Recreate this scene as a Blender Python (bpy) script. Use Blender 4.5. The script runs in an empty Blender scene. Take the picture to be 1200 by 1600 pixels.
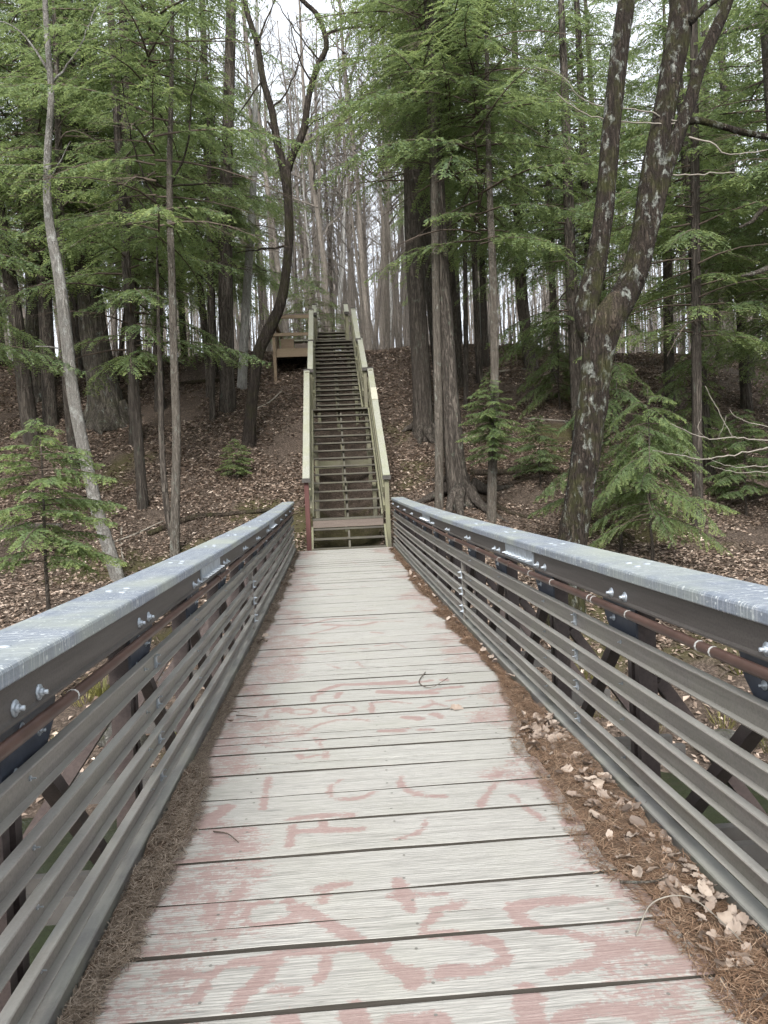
import bpy, math, random
import numpy as np
from mathutils import Matrix, Vector

# ---------------------------------------------------------------- camera, sky, sun, exposure
SC = bpy.context.scene
COL = SC.collection
YAW, PITCH, ROLL = 0.0658, -0.0252, -0.0433
CAM = np.array([-0.195, 0.0, 1.257])
FPX = 1200.0
def cam_axes():
    cy, sy, cp, sp, cr, sr = math.cos(YAW), math.sin(YAW), math.cos(PITCH), math.sin(PITCH), math.cos(ROLL), math.sin(ROLL)
    f = np.array([sy*cp, cy*cp, sp]); r = np.array([cy, -sy, 0.0]); u = np.cross(r, f)
    return r*cr + u*sr, -r*sr + u*cr, f
CR_, CU_, CF_ = cam_axes()
cam_data = bpy.data.cameras.new('camera'); cam = bpy.data.objects.new('camera', cam_data); COL.objects.link(cam)
cam_data.lens = 36.0*FPX/1600.0; cam_data.sensor_width = 36.0; cam_data.clip_start = 0.05; cam_data.clip_end = 2000
cam.matrix_world = Matrix(((CR_[0], CU_[0], -CF_[0], CAM[0]), (CR_[1], CU_[1], -CF_[1], CAM[1]), (CR_[2], CU_[2], -CF_[2], CAM[2]), (0, 0, 0, 1)))
SC.camera = cam
SUN_EL, SUN_AZ = math.radians(37), math.radians(190)     # azimuth from +Y, clockwise
w = bpy.data.worlds.new('World'); SC.world = w; w.use_nodes = True
nt = w.node_tree; nt.nodes.clear()
sky = nt.nodes.new('ShaderNodeTexSky'); sky.sky_type = 'NISHITA'; sky.sun_disc = False
sky.sun_elevation = SUN_EL; sky.sun_rotation = SUN_AZ; sky.air_density = 1.0; sky.dust_density = 1.5; sky.ozone_density = 1.0
hs = nt.nodes.new('ShaderNodeHueSaturation'); hs.inputs['Saturation'].default_value = 0.6; hs.inputs['Value'].default_value = 1.0
bg = nt.nodes.new('ShaderNodeBackground'); bg.inputs['Strength'].default_value = 0.075
wo = nt.nodes.new('ShaderNodeOutputWorld')
nt.links.new(sky.outputs[0], hs.inputs['Color']); cl = nt.nodes.new('ShaderNodeMix'); cl.data_type = 'RGBA'; cl.inputs[0].default_value = 0.75; cl.inputs[7].default_value = (6.6, 6.9, 7.3, 1)   # even cloud layer over the sky
nt.links.new(hs.outputs[0], cl.inputs[6]); nt.links.new(cl.outputs[2], bg.inputs[0]); nt.links.new(bg.outputs[0], wo.inputs[0])
sd = bpy.data.lights.new('sun', 'SUN'); sd.energy = 2.2; sd.angle = math.radians(26); sd.color = (1.0, 0.975, 0.94)
so = bpy.data.objects.new('sun', sd); COL.objects.link(so)
sv = Vector((math.sin(SUN_AZ)*math.cos(SUN_EL), math.cos(SUN_AZ)*math.cos(SUN_EL), math.sin(SUN_EL)))
so.rotation_euler = sv.to_track_quat('Z', 'Y').to_euler()
SC.view_settings.view_transform = 'Standard'; SC.view_settings.look = 'None'; SC.view_settings.gamma = 1.0
SC.view_settings.use_curve_mapping = False; SC.view_settings.exposure = 1.75
try:
    SC.cycles.use_adaptive_sampling = True; SC.cycles.adaptive_threshold = 0.035; SC.cycles.adaptive_min_samples = 16; SC.cycles.max_bounces = 5; SC.cycles.diffuse_bounces = 4; SC.cycles.glossy_bounces = 2; SC.cycles.transmission_bounces = 3; SC.cycles.caustics_reflective = False; SC.cycles.caustics_refractive = False
except Exception: pass

# ---------------------------------------------------------------- helpers
rng = np.random.default_rng(7); random.seed(7)
def prof(y): return 0.00115*np.asarray(y, float)**2          # gentle rise of the bridge towards the far bank
def ray(px, py): return CF_ + CR_*(px-600)/FPX + CU_*(800-py)/FPX
def at(px, py, Y):
    d = ray(px, py); return CAM + d*(Y/d[1])
def vnoise(x, y, seed=0):
    x = np.asarray(x, float); y = np.asarray(y, float)
    xi = np.floor(x).astype(int); yi = np.floor(y).astype(int); xf = x-xi; yf = y-yi
    def h(a, b):
        n = (a*374761393 + b*668265263 + seed*974711) & 0x7fffffff
        n = ((n ^ (n >> 13))*1274126177) & 0x7fffffff
        return ((n ^ (n >> 16)) & 0xffff)/65535.0
    u = xf*xf*(3-2*xf); v = yf*yf*(3-2*yf)
    return (h(xi, yi)*(1-u)+h(xi+1, yi)*u)*(1-v) + (h(xi, yi+1)*(1-u)+h(xi+1, yi+1)*u)*v
def fbm(x, y, seed=0, o=4):
    s = 0; a = 0.5
    for i in range(o):
        s = s + a*(vnoise(x, y, seed+i)-0.5); x = x*2.03+3.1; y = y*2.03+1.7; a *= 0.5
    return s
TY = [-400, -60, -8, -3, -1.0, 1, 3, 7, 9, 11, 13, 15, 16.5, 20, 24, 27.5, 30, 40, 60, 80, 120, 200, 450]
TZ = [6, 1.5, -0.2, -0.35, -0.6, -1.6, -2.15, -2.3, -1.95, -1.2, -0.62, -0.12, 0.32, 2.3, 4.65, 6.35, 6.75, 8.1, 11.4, 15, 22, 34, 62]
def terrain(x, y):
    x = np.asarray(x, float); y = np.asarray(y, float)
    yy = y + 0.6*np.sin(x*0.23+0.5)*np.clip((np.abs(x)-2)/4, 0, 1)
    z = (np.interp(yy, TY, TZ)+np.interp(yy-0.7, TY, TZ)+np.interp(yy+0.7, TY, TZ))/3
    fade = np.clip((np.abs(x-0.1)-0.8)/2.0, 0.25, 1)
    z = z + fade*(fbm(x*0.33, y*0.33, 3, 4)*0.9 + fbm(x*1.6, y*1.6, 11, 3)*0.22)
    z = z - 0.42*np.exp(-((x-0.1)/0.62)**4)*np.clip((y-15.2)/0.8, 0, 1)*np.clip((26.2-y)/1.5, 0, 1)  # trench under the stairs, added to deepen the shade below the treads
    z = z - 0.055*np.clip(x-3, 0, 25)*np.clip((y-17)/10, 0, 1)
    return z
def mossy(x, y):
    """where moss cushions grow on the bank"""
    x = np.asarray(x, float); y = np.asarray(y, float)
    return np.clip((fbm(x*0.55+4, y*0.75, 77, 4)-0.085-0.004*np.clip(x, 0, 20))/0.07, 0, 1)*np.clip((23-y)/3, 0, 1)
def hit(px, py, y0=9.0, y1=45.0):
    ys = np.linspace(y0, y1, 1500); d = ray(px, py); P = CAM + np.outer(ys/d[1], d)
    g = P[:, 2]-terrain(P[:, 0], P[:, 1]); i = np.where(g < 0)[0]
    return P[i[0]] if len(i) else P[-1]

class MB:
    def __init__(s): s.v = []; s.n = 0; s.f = {}; s.a = []
    def add(s, V, F, a=0.5):
        V = np.asarray(V, float).reshape(-1, 3)
        for k, A in (F.items() if isinstance(F, dict) else [(None, F)]):
            A = np.asarray(A, int)
            if A.size == 0: continue
            s.f.setdefault(A.shape[1], []).append(A + s.n)
        s.v.append(V); s.n += len(V); s.a.append(np.broadcast_to(np.asarray(a, float), (len(V),)))
        return s
    def box(s, x0, x1, y0, y1, z0, z1):
        V = [(x, y, z) for z in (z0, z1) for y in (y0, y1) for x in (x0, x1)]
        return s.add(V, np.array([[0, 2, 3, 1], [4, 5, 7, 6], [0, 1, 5, 4], [2, 6, 7, 3], [0, 4, 6, 2], [1, 3, 7, 5]]))
    def bar(s, p0, p1, wd, ht, up=(0, 0, 1), bev=0.0):
        p0 = np.asarray(p0, float); p1 = np.asarray(p1, float); d = p1-p0; d /= np.linalg.norm(d)
        u = np.asarray(up, float); sx = np.cross(d, u); sx /= np.linalg.norm(sx); u = np.cross(sx, d)
        if bev <= 0:
            c = [(-1, -1), (1, -1), (1, 1), (-1, 1)]; c = [(a*wd/2, b*ht/2) for a, b in c]
        else:
            W, H = wd/2, ht/2; c = [(-W+bev, -H), (W-bev, -H), (W, -H+bev), (W, H-bev), (W-bev, H), (-W+bev, H), (-W, H-bev), (-W, -H+bev)]
        n = len(c); V = [p + sx*a + u*b for p in (p0, p1) for a, b in c]
        Q = [[i, (i+1) % n, n+(i+1) % n, n+i] for i in range(n)]
        return s.add(V, {4: Q, n: [list(range(n))[::-1], list(range(n, 2*n))]} if n != 4 else {4: Q+[[3, 2, 1, 0], [4, 5, 6, 7]]})
    def tube(s, P, R, n=8, rough=0.0, a=0.5, seed=0, cap=True):
        P = np.asarray(P, float); R = np.broadcast_to(np.asarray(R, float), (len(P),)); m = len(P)
        T = np.gradient(P, axis=0); T /= np.linalg.norm(T, axis=1)[:, None]+1e-9
        ref = np.array([1., 0, 0]) if abs(T[0][0]) < 0.8 else np.array([0, 1., 0])
        N = np.zeros_like(P); x = ref-T[0]*(ref@T[0]); N[0] = x/np.linalg.norm(x)
        for i in range(1, m):
            x = N[i-1]-T[i]*(N[i-1]@T[i]); N[i] = x/(np.linalg.norm(x)+1e-9)
        B = np.cross(T, N); an = np.arange(n)*2*math.pi/n
        rr = R[:, None]*np.ones(n)[None, :]
        if rough:
            ln = np.concatenate([[0], np.cumsum(np.linalg.norm(np.diff(P, axis=0), axis=1))])
            rr = rr*(1 + rough*2*(fbm(np.cos(an)[None, :]*2.2+ln[:, None]*0.9+seed*7.3, np.sin(an)[None, :]*2.2+ln[:, None]*0.35+seed, seed+5, 3)))
        V = P[:, None, :] + rr[:, :, None]*(N[:, None, :]*np.cos(an)[None, :, None] + B[:, None, :]*np.sin(an)[None, :, None])
        i = np.arange(m-1)[:, None]*n; j = np.arange(n)[None, :]; k = (j+1) % n
        Q = np.stack([i+j, i+k, i+n+k, i+n+j], -1).reshape(-1, 4)
        F = {4: Q}
        if cap and n > 2:
            F[n] = np.array([list(range(n))[::-1], list(range((m-1)*n, m*n))])
            if n == 4: F = {4: np.concatenate([Q, F[4]])}
        return s.add(V.reshape(-1, 3), F, a)
    def extrude(s, prof2, ys, sgn=1, zf=prof):
        """closed (x, z) outline swept along y following the deck's rise"""
        n = len(prof2); ys = np.asarray(ys, float)
        V = [(sgn*x, y, z+float(zf(y))) for y in ys for x, z in prof2]
        Q = [[i*n+j, i*n+(j+1) % n, (i+1)*n+(j+1) % n, (i+1)*n+j] for i in range(len(ys)-1) for j in range(n)]
        e = (len(ys)-1)*n
        F = {4: Q}; F[n] = [list(range(n)), list(range(e, e+n))[::-1]]
        if n == 4: F = {4: Q+F[4]}
        return s.add(V, F)
    def mesh(s, name, smooth=False, attr=None):
        me = bpy.data.meshes.new(name); V = np.concatenate(s.v)
        me.vertices.add(len(V)); me.vertices.foreach_set('co', V.astype(np.float32).ravel())
        lv = []; ls = []; off = 0
        for k in sorted(s.f):
            A = np.concatenate(s.f[k]); lv.append(A.ravel()); ls.append(off+np.arange(len(A))*k); off += A.size
        lv = np.concatenate(lv).astype(np.int32); ls = np.concatenate(ls).astype(np.int32)
        me.loops.add(len(lv)); me.loops.foreach_set('vertex_index', lv)
        me.polygons.add(len(ls)); me.polygons.foreach_set('loop_start', ls)
        me.polygons.foreach_set('use_smooth', np.full(len(ls), bool(smooth)))
        me.update(calc_edges=True)
        if attr:
            at_ = me.attributes.new(attr, 'FLOAT', 'POINT'); at_.data.foreach_set('value', np.concatenate(s.a).astype(np.float32))
        me.validate()
        return me
    def build(s, name, mat, parent=None, smooth=False, attr=None, **kw):
        return inst(name, s.mesh(name, smooth, attr), mat, parent, **kw)
def inst(name, me, mat=None, parent=None, loc=None, rot=None, scale=None):
    o = bpy.data.objects.new(name, me); COL.objects.link(o)
    if mat is not None and len(me.materials) == 0: me.materials.append(mat)
    if parent is not None: o.parent = parent
    if loc is not None: o.location = tuple(float(c) for c in loc)
    if rot is not None: o.rotation_euler = rot
    if scale is not None: o.scale = (scale,)*3 if np.isscalar(scale) else scale
    return o
def tag(o, label=None, cat=None, group=None, kind=None):
    if label: o['label'] = label
    if cat: o['category'] = cat
    if group: o['group'] = group
    if kind: o['kind'] = kind
    return o
def empty(name, loc=(0, 0, 0), label=None, cat=None, group=None):
    o = bpy.data.objects.new(name, None); COL.objects.link(o); o.location = tuple(float(c) for c in loc); o.empty_display_size = 0.3
    return tag(o, label, cat, group)
def smooth_path(P, R=None, step=0.2):
    """Catmull-Rom resample"""
    P = np.asarray(P, float); R = np.ones(len(P)) if R is None else np.asarray(R, float)
    Q = np.column_stack([P, R]); E = np.vstack([2*Q[0]-Q[1], Q, 2*Q[-1]-Q[-2]]); out = []
    for i in range(1, len(E)-2):
        n = max(1, int(np.linalg.norm(E[i+1][:3]-E[i][:3])/step))
        for k in range(n):
            t = k/n; a, b, c, d = E[i-1], E[i], E[i+1], E[i+2]
            out.append(0.5*((2*b)+(-a+c)*t+(2*a-5*b+4*c-d)*t*t+(-a+3*b-3*c+d)*t**3))
    out.append(Q[-1]); out = np.array(out)
    return out[:, :3], np.maximum(out[:, 3], 0.002)

# ---------------------------------------------------------------- materials
class NG:
    def __init__(s, name):
        s.m = bpy.data.materials.new(name); s.m.use_nodes = True; s.t = s.m.node_tree; s.t.nodes.clear()
        s.out = s.t.nodes.new('ShaderNodeOutputMaterial'); s.b = s.t.nodes.new('ShaderNodeBsdfPrincipled'); s.t.links.new(s.b.outputs[0], s.out.inputs[0])
        s.tc = s.t.nodes.new('ShaderNodeTexCoord'); s.geo = None
    def set(s, sock, v):
        if hasattr(v, 'is_output') or isinstance(v, bpy.types.NodeSocket): s.t.links.new(v, sock)
        else:
            if isinstance(v, (tuple, list)) and len(v) == 3 and sock.type == 'RGBA': v = (*v, 1)
            sock.default_value = v
    def map(s, scale=(1, 1, 1), coord='Object', offset=None):
        n = s.t.nodes.new('ShaderNodeMapping'); s.t.links.new(s.tc.outputs[coord], n.inputs[0]); n.inputs['Scale'].default_value = scale
        if offset is not None: s.set(n.inputs['Location'], offset)
        return n.outputs[0]
    def noise(s, vec, scale=5, detail=4, rough=0.55, dist=0.0):
        n = s.t.nodes.new('ShaderNodeTexNoise'); s.t.links.new(vec, n.inputs['Vector']); n.inputs['Scale'].default_value = scale; n.inputs['Detail'].default_value = detail
        n.inputs['Roughness'].default_value = rough; n.inputs['Distortion'].default_value = dist
        return n.outputs[0]
    def vor(s, vec, scale=5, feature='F1', rand=1.0):
        n = s.t.nodes.new('ShaderNodeTexVoronoi'); n.feature = feature; s.t.links.new(vec, n.inputs['Vector']); n.inputs['Scale'].default_value = scale; n.inputs['Randomness'].default_value = rand
        return n.outputs[0]
    def ramp(s, fac, stops):
        n = s.t.nodes.new('ShaderNodeValToRGB'); e = n.color_ramp.elements
        while len(e) < len(stops): e.new(0.5)
        for i, (p, c) in enumerate(stops):
            e[i].position = p; e[i].color = (*c, 1) if isinstance(c, (tuple, list)) else (c, c, c, 1)
        s.set(n.inputs[0], fac); return n.outputs[0]
    def mix(s, f, a, b, mode='MIX'):
        n = s.t.nodes.new('ShaderNodeMix'); n.data_type = 'RGBA'; n.blend_type = mode; s.set(n.inputs[0], f); s.set(n.inputs[6], a); s.set(n.inputs[7], b); return n.outputs[2]
    def math(s, op, a, b=0.0, clamp=False):
        n = s.t.nodes.new('ShaderNodeMath'); n.operation = op; n.use_clamp = clamp; s.set(n.inputs[0], a); s.set(n.inputs[1], b); return n.outputs[0]
    def attr(s, name):
        n = s.t.nodes.new('ShaderNodeAttribute'); n.attribute_name = name; return n.outputs['Fac']
    def rnd(s):
        n = s.t.nodes.new('ShaderNodeObjectInfo'); return n.outputs['Random']
    def bump(s, h, strength=0.4, dist=0.02):
        n = s.t.nodes.new('ShaderNodeBump'); n.inputs['Strength'].default_value = strength; n.inputs['Distance'].default_value = dist; s.t.links.new(h, n.inputs['Height']); s.t.links.new(n.outputs[0], s.b.inputs['Normal'])
    def nz(s):
        n = s.t.nodes.new('ShaderNodeNewGeometry'); x = s.t.nodes.new('ShaderNodeSeparateXYZ'); s.t.links.new(n.outputs['Normal'], x.inputs[0]); return x.outputs[2]
    def fin(s, col, rough=0.7, spec=0.3, metal=0.0):
        s.set(s.b.inputs['Base Color'], col); s.set(s.b.inputs['Roughness'], rough); s.b.inputs['Specular IOR Level'].default_value = spec; s.b.inputs['Metallic'].default_value = metal
        return s.m

def mat_plank():
    g = NG('weathered_plank'); r = g.rnd(); off = g.t.nodes.new('ShaderNodeCombineXYZ'); g.set(off.inputs[0], g.math('MULTIPLY', r, 37)); g.set(off.inputs[1], g.math('MULTIPLY', r, 91))
    g.set(off.inputs[2], g.math('MULTIPLY', r, 13))
    v1 = g.map((2.0, 38, 38), offset=off.outputs[0]); v2 = g.map((9, 170, 170), offset=off.outputs[0]); v3 = g.map((1, 1, 1), offset=off.outputs[0])
    grain = g.noise(v1, 1.6, 6, 0.62, 1.2); fine = g.noise(v2, 1.5, 4, 0.7); blot = g.noise(v3, 2.2, 4, 0.6)
    base = g.ramp(grain, [(0.3, (0.17, 0.166, 0.15)), (0.43, (0.315, 0.303, 0.278)), (0.6, (0.405, 0.392, 0.362)), (0.8, (0.25, 0.247, 0.225))])
    base = g.mix(g.ramp(fine, [(0.32, 0.75), (0.5, 0.0)]), base, (0.17, 0.17, 0.16))
    wv = g.t.nodes.new('ShaderNodeTexWave'); wv.bands_direction = 'Y'; g.t.links.new(g.map((0.55, 1, 1), offset=off.outputs[0]), wv.inputs[0]); wv.inputs['Scale'].default_value = 26; wv.inputs['Distortion'].default_value = 7.0; wv.inputs['Detail'].default_value = 2; wv.inputs['Detail Scale'].default_value = 0.5
    base = g.mix(g.ramp(wv.outputs['Fac'], [(0.0, 0.6), (0.35, 0.0)]), base, (0.20, 0.20, 0.185))
    base = g.mix(g.ramp(blot, [(0.45, 0.0), (0.75, 0.5)]), base, (0.29, 0.285, 0.24))
    base = g.mix(g.math('MULTIPLY', r, 0.3), base, (0.30, 0.30, 0.27))
    pv = g.attr('paint'); wear = g.noise(v3, 60, 5, 0.7); wear2 = g.noise(g.map((5, 45, 45), offset=off.outputs[0]), 2.0, 4, 0.6); big = g.noise(v3, 7, 3, 0.6)
    e = g.math('ADD', pv, g.math('MULTIPLY', g.math('SUBTRACT', wear, 0.5), 2.6)); e = g.math('ADD', e, g.math('MULTIPLY', g.math('SUBTRACT', wear2, 0.52), 2.2)); e = g.math('ADD', e, g.math('MULTIPLY', g.math('SUBTRACT', big, 0.5), 2.0))
    m = g.ramp(e, [(0.06, 0.0), (0.5, 0.66)])
    pc = g.mix(g.ramp(wear, [(0.35, 0.0), (0.7, 1.0)]), (0.215, 0.115, 0.105), (0.27, 0.172, 0.155))
    col = g.mix(m, base, pc)
    col = g.mix(g.ramp(g.math('MULTIPLY', pv, -0.2), [(0.42, 0.0), (0.6, 0.95)]), col, (0.035, 0.03, 0.024))   # plank sides near black: grime plus gap shade put into the colour
    g.bump(g.math('ADD', grain, g.math('MULTIPLY', fine, 0.6)), 0.5, 0.006)
    return g.fin(col, 0.8, 0.25)
def mat_frp(name, a, b, algae=0.0, speck=0.0, rough=0.55, zsc=1.0, weather_light=0.0):
    g = NG(name); v = g.map((1, 1, 1)); st = g.map((22, 0.9, 22*zsc))
    n1 = g.noise(st, 2.0, 5, 0.65); n2 = g.noise(v, 3.0, 5, 0.6); n3 = g.noise(v, 120, 3, 0.6)
    col = g.mix(g.ramp(n1, [(0.3, 0.0), (0.7, 1.0)]), a, b)
    col = g.mix(g.ramp(n3, [(0.35, 0.35), (0.55, 0.0)]), col, tuple(c*0.45 for c in a))
    if algae: col = g.mix(g.math('MULTIPLY', g.ramp(n2, [(0.42, 0.0), (0.68, 1.0)]), algae), col, (0.25, 0.26, 0.17))
    if speck:
        vs = g.vor(v, 42); big = g.vor(v, 17); k = g.ramp(vs, [(0.14, 1.0), (0.2, 0.0)]); k2 = g.ramp(big, [(0.1, 1.0), (0.15, 0.0)])
        gate = g.ramp(n2, [(0.32, 0.0), (0.5, 1.0)])
        col = g.mix(g.math('MULTIPLY', g.math('MULTIPLY', g.math('MAXIMUM', k, k2), gate), speck), col, (0.55, 0.58, 0.58))
        scr = g.noise(g.map((3, 60, 1)), 1.6, 3, 0.6, 2.0); col = g.mix(g.ramp(scr, [(0.56, 0.0), (0.64, 0.7)]), col, (0.52, 0.54, 0.55))
        pat = g.noise(v, 1.1, 4, 0.6); col = g.mix(g.ramp(pat, [(0.46, 0.0), (0.62, 0.6)]), col, (0.33, 0.35, 0.28))
    if weather_light:
        up = g.ramp(g.nz(), [(0.55, 0.0), (0.9, 1.0)]); col = g.mix(g.math('MULTIPLY', up, g.ramp(n2, [(0.3, weather_light*0.5), (0.6, weather_light)])), col, g.mix(n1, (0.28, 0.272, 0.242), (0.40, 0.395, 0.37)))   # upper faces paler: weathering and algae plus skylight put into the colour
    g.bump(n1, 0.25, 0.004)
    return g.fin(col, rough, 0.4)
def mat_plain(name, col, rough=0.6, var=0.3, scale=20, metal=0.0, spec=0.35, bump=0.2):
    g = NG(name); n = g.noise(g.map(), scale, 5, 0.6)
    c = g.mix(g.ramp(n, [(0.3, 0.0), (0.7, 1.0)]), tuple(x*(1-var) for x in col), tuple(min(1, x*(1+var)) for x in col))
    if bump: g.bump(n, bump, 0.004)
    return g.fin(c, rough, spec, metal)
def mat_bark(name, dark, light, sc=1.0, lichen=None, lich_amt=0.0, moss=0.0, furrow=1.0):
    g = NG(name); v = g.map((10*sc, 10*sc, 1.3*sc)); v1 = g.map((1, 1, 1)); v4 = g.map((26*sc, 26*sc, 7*sc))
    f = g.math('ABSOLUTE', g.math('SUBTRACT', g.noise(v, 1.5, 4, 0.6, 1.1), 0.5)); n = g.noise(v, 1.7, 5, 0.65, 0.8); fn = g.noise(v4, 1.6, 4, 0.7)
    col = g.mix(g.ramp(n, [(0.3, 0.0), (0.68, 1.0)]), dark, light)
    col = g.mix(g.ramp(f, [(0.0, 0.85*furrow), (0.07, 0.0)]), col, tuple(c*0.4 for c in dark))
    col = g.mix(g.ramp(fn, [(0.36, 0.6), (0.55, 0.0)]), col, tuple(c*0.6 for c in dark))
    r = g.rnd(); col = g.mix(g.math('MULTIPLY', r, 0.35), col, tuple(c*1.25 for c in dark))
    if lichen:
        ln = g.noise(g.map((1, 1, 0.6)), 8.0, 4, 0.55, 0.5); ln2 = g.noise(v1, 38, 4, 0.7)
        k = g.math('ADD', ln, g.math('MULTIPLY', g.math('SUBTRACT', ln2, 0.5), 0.22))
        col = g.mix(g.ramp(k, [(0.62-0.2*lich_amt, 0.0), (0.74-0.2*lich_amt, 0.85)]), col, g.mix(g.ramp(ln2, [(0.35, 0.0), (0.65, 1.0)]), tuple(c*0.6 for c in lichen), lichen))
    if moss:
        mn = g.noise(v1, 3.2, 5, 0.65); col = g.mix(g.math('MULTIPLY', g.ramp(mn, [(0.48, 0.0), (0.66, 1.0)]), moss), col, (0.055, 0.06, 0.018))
    h = g.math('ADD', g.math('MULTIPLY', n, 0.7), g.math('MINIMUM', g.math('MULTIPLY', f, 5.0), 0.6)); h = g.math('ADD', h, g.math('MULTIPLY', fn, 0.35)); g.bump(h, 1.0, 0.05)
    return g.fin(col, 0.9, 0.15)
def mat_leaf(name, c0, c1, c2, trans=0.35):
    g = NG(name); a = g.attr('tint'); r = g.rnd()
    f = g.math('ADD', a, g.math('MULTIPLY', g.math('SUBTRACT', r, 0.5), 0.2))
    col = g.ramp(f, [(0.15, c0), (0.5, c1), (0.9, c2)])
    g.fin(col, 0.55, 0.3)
    if trans:
        tr = g.t.nodes.new('ShaderNodeBsdfTranslucent'); g.set(tr.inputs[0], g.mix(0.5, col, c2)); mx = g.t.nodes.new('ShaderNodeMixShader'); mx.inputs[0].default_value = trans
        g.t.links.new(g.b.outputs[0], mx.inputs[1]); g.t.links.new(tr.outputs[0], mx.inputs[2]); g.t.links.new(mx.outputs[0], g.out.inputs[0])
    return g.m
def mat_wood(name, a, b, c, algae=0.0, axis='z'):
    g = NG(name); sc = {'x': (1.2, 24, 24), 'y': (24, 1.2, 24), 'z': (24, 24, 1.2)}[axis]
    r = g.rnd(); n = g.noise(g.map(sc), 1.6, 5, 0.65, 0.8); n2 = g.noise(g.map(), 2.5, 5, 0.65); n3 = g.noise(g.map(), 60, 3, 0.7)
    col = g.mix(g.ramp(n, [(0.3, 0.0), (0.7, 1.0)]), a, b); col = g.mix(g.math('MULTIPLY', r, 0.5), col, c)
    col = g.mix(g.ramp(n3, [(0.34, 0.5), (0.5, 0.0)]), col, tuple(x*0.5 for x in a))
    if algae: col = g.mix(g.math('MULTIPLY', g.ramp(n2, [(0.4, 0.0), (0.65, 1.0)]), algae), col, (0.20, 0.21, 0.10))
    g.bump(n, 0.4, 0.006)
    return g.fin(col, 0.85, 0.2)
def mat_ground():
    g = NG('forest_floor'); v = g.map(); n = g.noise(v, 0.55, 6, 0.65, 0.5); n2 = g.noise(v, 6, 6, 0.7); n3 = g.noise(v, 26, 5, 0.75); mo = g.attr('moss')
    col = g.ramp(n3, [(0.3, (0.028, 0.022, 0.018)), (0.47, (0.070, 0.054, 0.043)), (0.58, (0.145, 0.112, 0.09)), (0.72, (0.27, 0.215, 0.175))])
    col = g.mix(g.ramp(n2, [(0.46, 0.0), (0.66, 0.6)]), col, (0.048, 0.036, 0.028))
    col = g.mix(g.ramp(n, [(0.5, 0.0), (0.75, 0.4)]), col, (0.07, 0.05, 0.038))
    mk = g.math('MULTIPLY', g.ramp(mo, [(0.15, 0.0), (0.9, 0.75)]), g.ramp(n2, [(0.3, 0.35), (0.5, 1.0)])); col = g.mix(mk, col, g.mix(n3, (0.032, 0.031, 0.014), (0.095, 0.088, 0.034)))
    g.bump(g.math('ADD', n2, n3), 0.8, 0.06)
    return g.fin(col, 0.95, 0.1)
M = {}
M['plank'] = mat_plank()
M['cap'] = mat_frp('rail_cap_grey', (0.15, 0.175, 0.215), (0.235, 0.26, 0.30), speck=0.9, rough=0.45)
M['chord'] = mat_frp('chord_brown', (0.058, 0.050, 0.045), (0.10, 0.088, 0.08), rough=0.5)
M['rail'] = mat_frp('rail_grey_brown', (0.155, 0.140, 0.125), (0.235, 0.214, 0.193), algae=0.18, rough=0.42, weather_light=0.6)
M['kerb'] = mat_frp('kerb_grey', (0.095, 0.09, 0.085), (0.14, 0.135, 0.125), algae=0.3, weather_light=0.45)
M['post'] = mat_frp('post_maroon', (0.055, 0.042, 0.040), (0.085, 0.066, 0.060), rough=0.5)
M['conduit'] = mat_plain('conduit_brown', (0.072, 0.042, 0.034), 0.4, 0.25, 9, bump=0.05)
M['gusset'] = mat_plain('gusset_slate', (0.045, 0.052, 0.068), 0.5, 0.35, 14)
M['galv'] = mat_plain('galvanised', (0.42, 0.46, 0.50), 0.45, 0.25, 24, 0.55)
M['strap'] = mat_plain('strap_white', (0.40, 0.40, 0.38), 0.6, 0.3, 30)
M['beam'] = mat_plain('floor_beam', (0.06, 0.056, 0.052), 0.6, 0.3, 8)
M['tread'] = mat_wood('stair_tread', (0.052, 0.047, 0.04), (0.105, 0.096, 0.082), (0.085, 0.078, 0.066), 0.1, 'x')
M['stringer'] = mat_wood('stair_stringer', (0.105, 0.098, 0.070), (0.17, 0.16, 0.115), (0.14, 0.13, 0.10), 0.3)
M['handrail'] = mat_wood('stair_handrail', (0.20, 0.20, 0.165), (0.30, 0.30, 0.255), (0.30, 0.30, 0.27), 0.35, 'y')
M['newwood'] = mat_wood('new_board', (0.34, 0.325, 0.26), (0.40, 0.385, 0.31), (0.37, 0.355, 0.285), 0, 'y')
M['redpost'] = mat_wood('red_stained_post', (0.065, 0.030, 0.027), (0.105, 0.048, 0.043), (0.08, 0.04, 0.036))
M['fascia'] = mat_wood('brown_fascia', (0.10, 0.08, 0.068), (0.16, 0.13, 0.11), (0.13, 0.105, 0.09), 0, 'x')
M['postcap'] = mat_plain('post_cap_dark', (0.05, 0.045, 0.04), 0.8)
M['deckwood'] = mat_wood('platform_board', (0.12, 0.085, 0.06), (0.20, 0.155, 0.11), (0.17, 0.13, 0.09), 0.1, 'x')
M['ground'] = mat_ground()
M['bark_dark'] = mat_bark('bark_black_cherry', (0.030, 0.024, 0.020), (0.10, 0.082, 0.068), 1.2, moss=0.35)
M['bark_hemlock'] = mat_bark('bark_hemlock', (0.055, 0.046, 0.039), (0.175, 0.152, 0.128), 0.8, (0.16, 0.18, 0.14), 0.05)
M['bark_grey'] = mat_bark('bark_grey_young', (0.10, 0.085, 0.07), (0.25, 0.225, 0.19), 1.6, (0.3, 0.31, 0.27), 0.15, furrow=0.5)
M['bark_pale'] = mat_bark('bark_pale_mottled', (0.20, 0.185, 0.165), (0.48, 0.46, 0.42), 2.6, (0.56, 0.56, 0.52), 0.45, furrow=0.6)
M['bark_oak'] = mat_bark('bark_oak', (0.050, 0.043, 0.036), (0.165, 0.15, 0.125), 0.7, (0.20, 0.23, 0.20), 0.12, 0.3)
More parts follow.
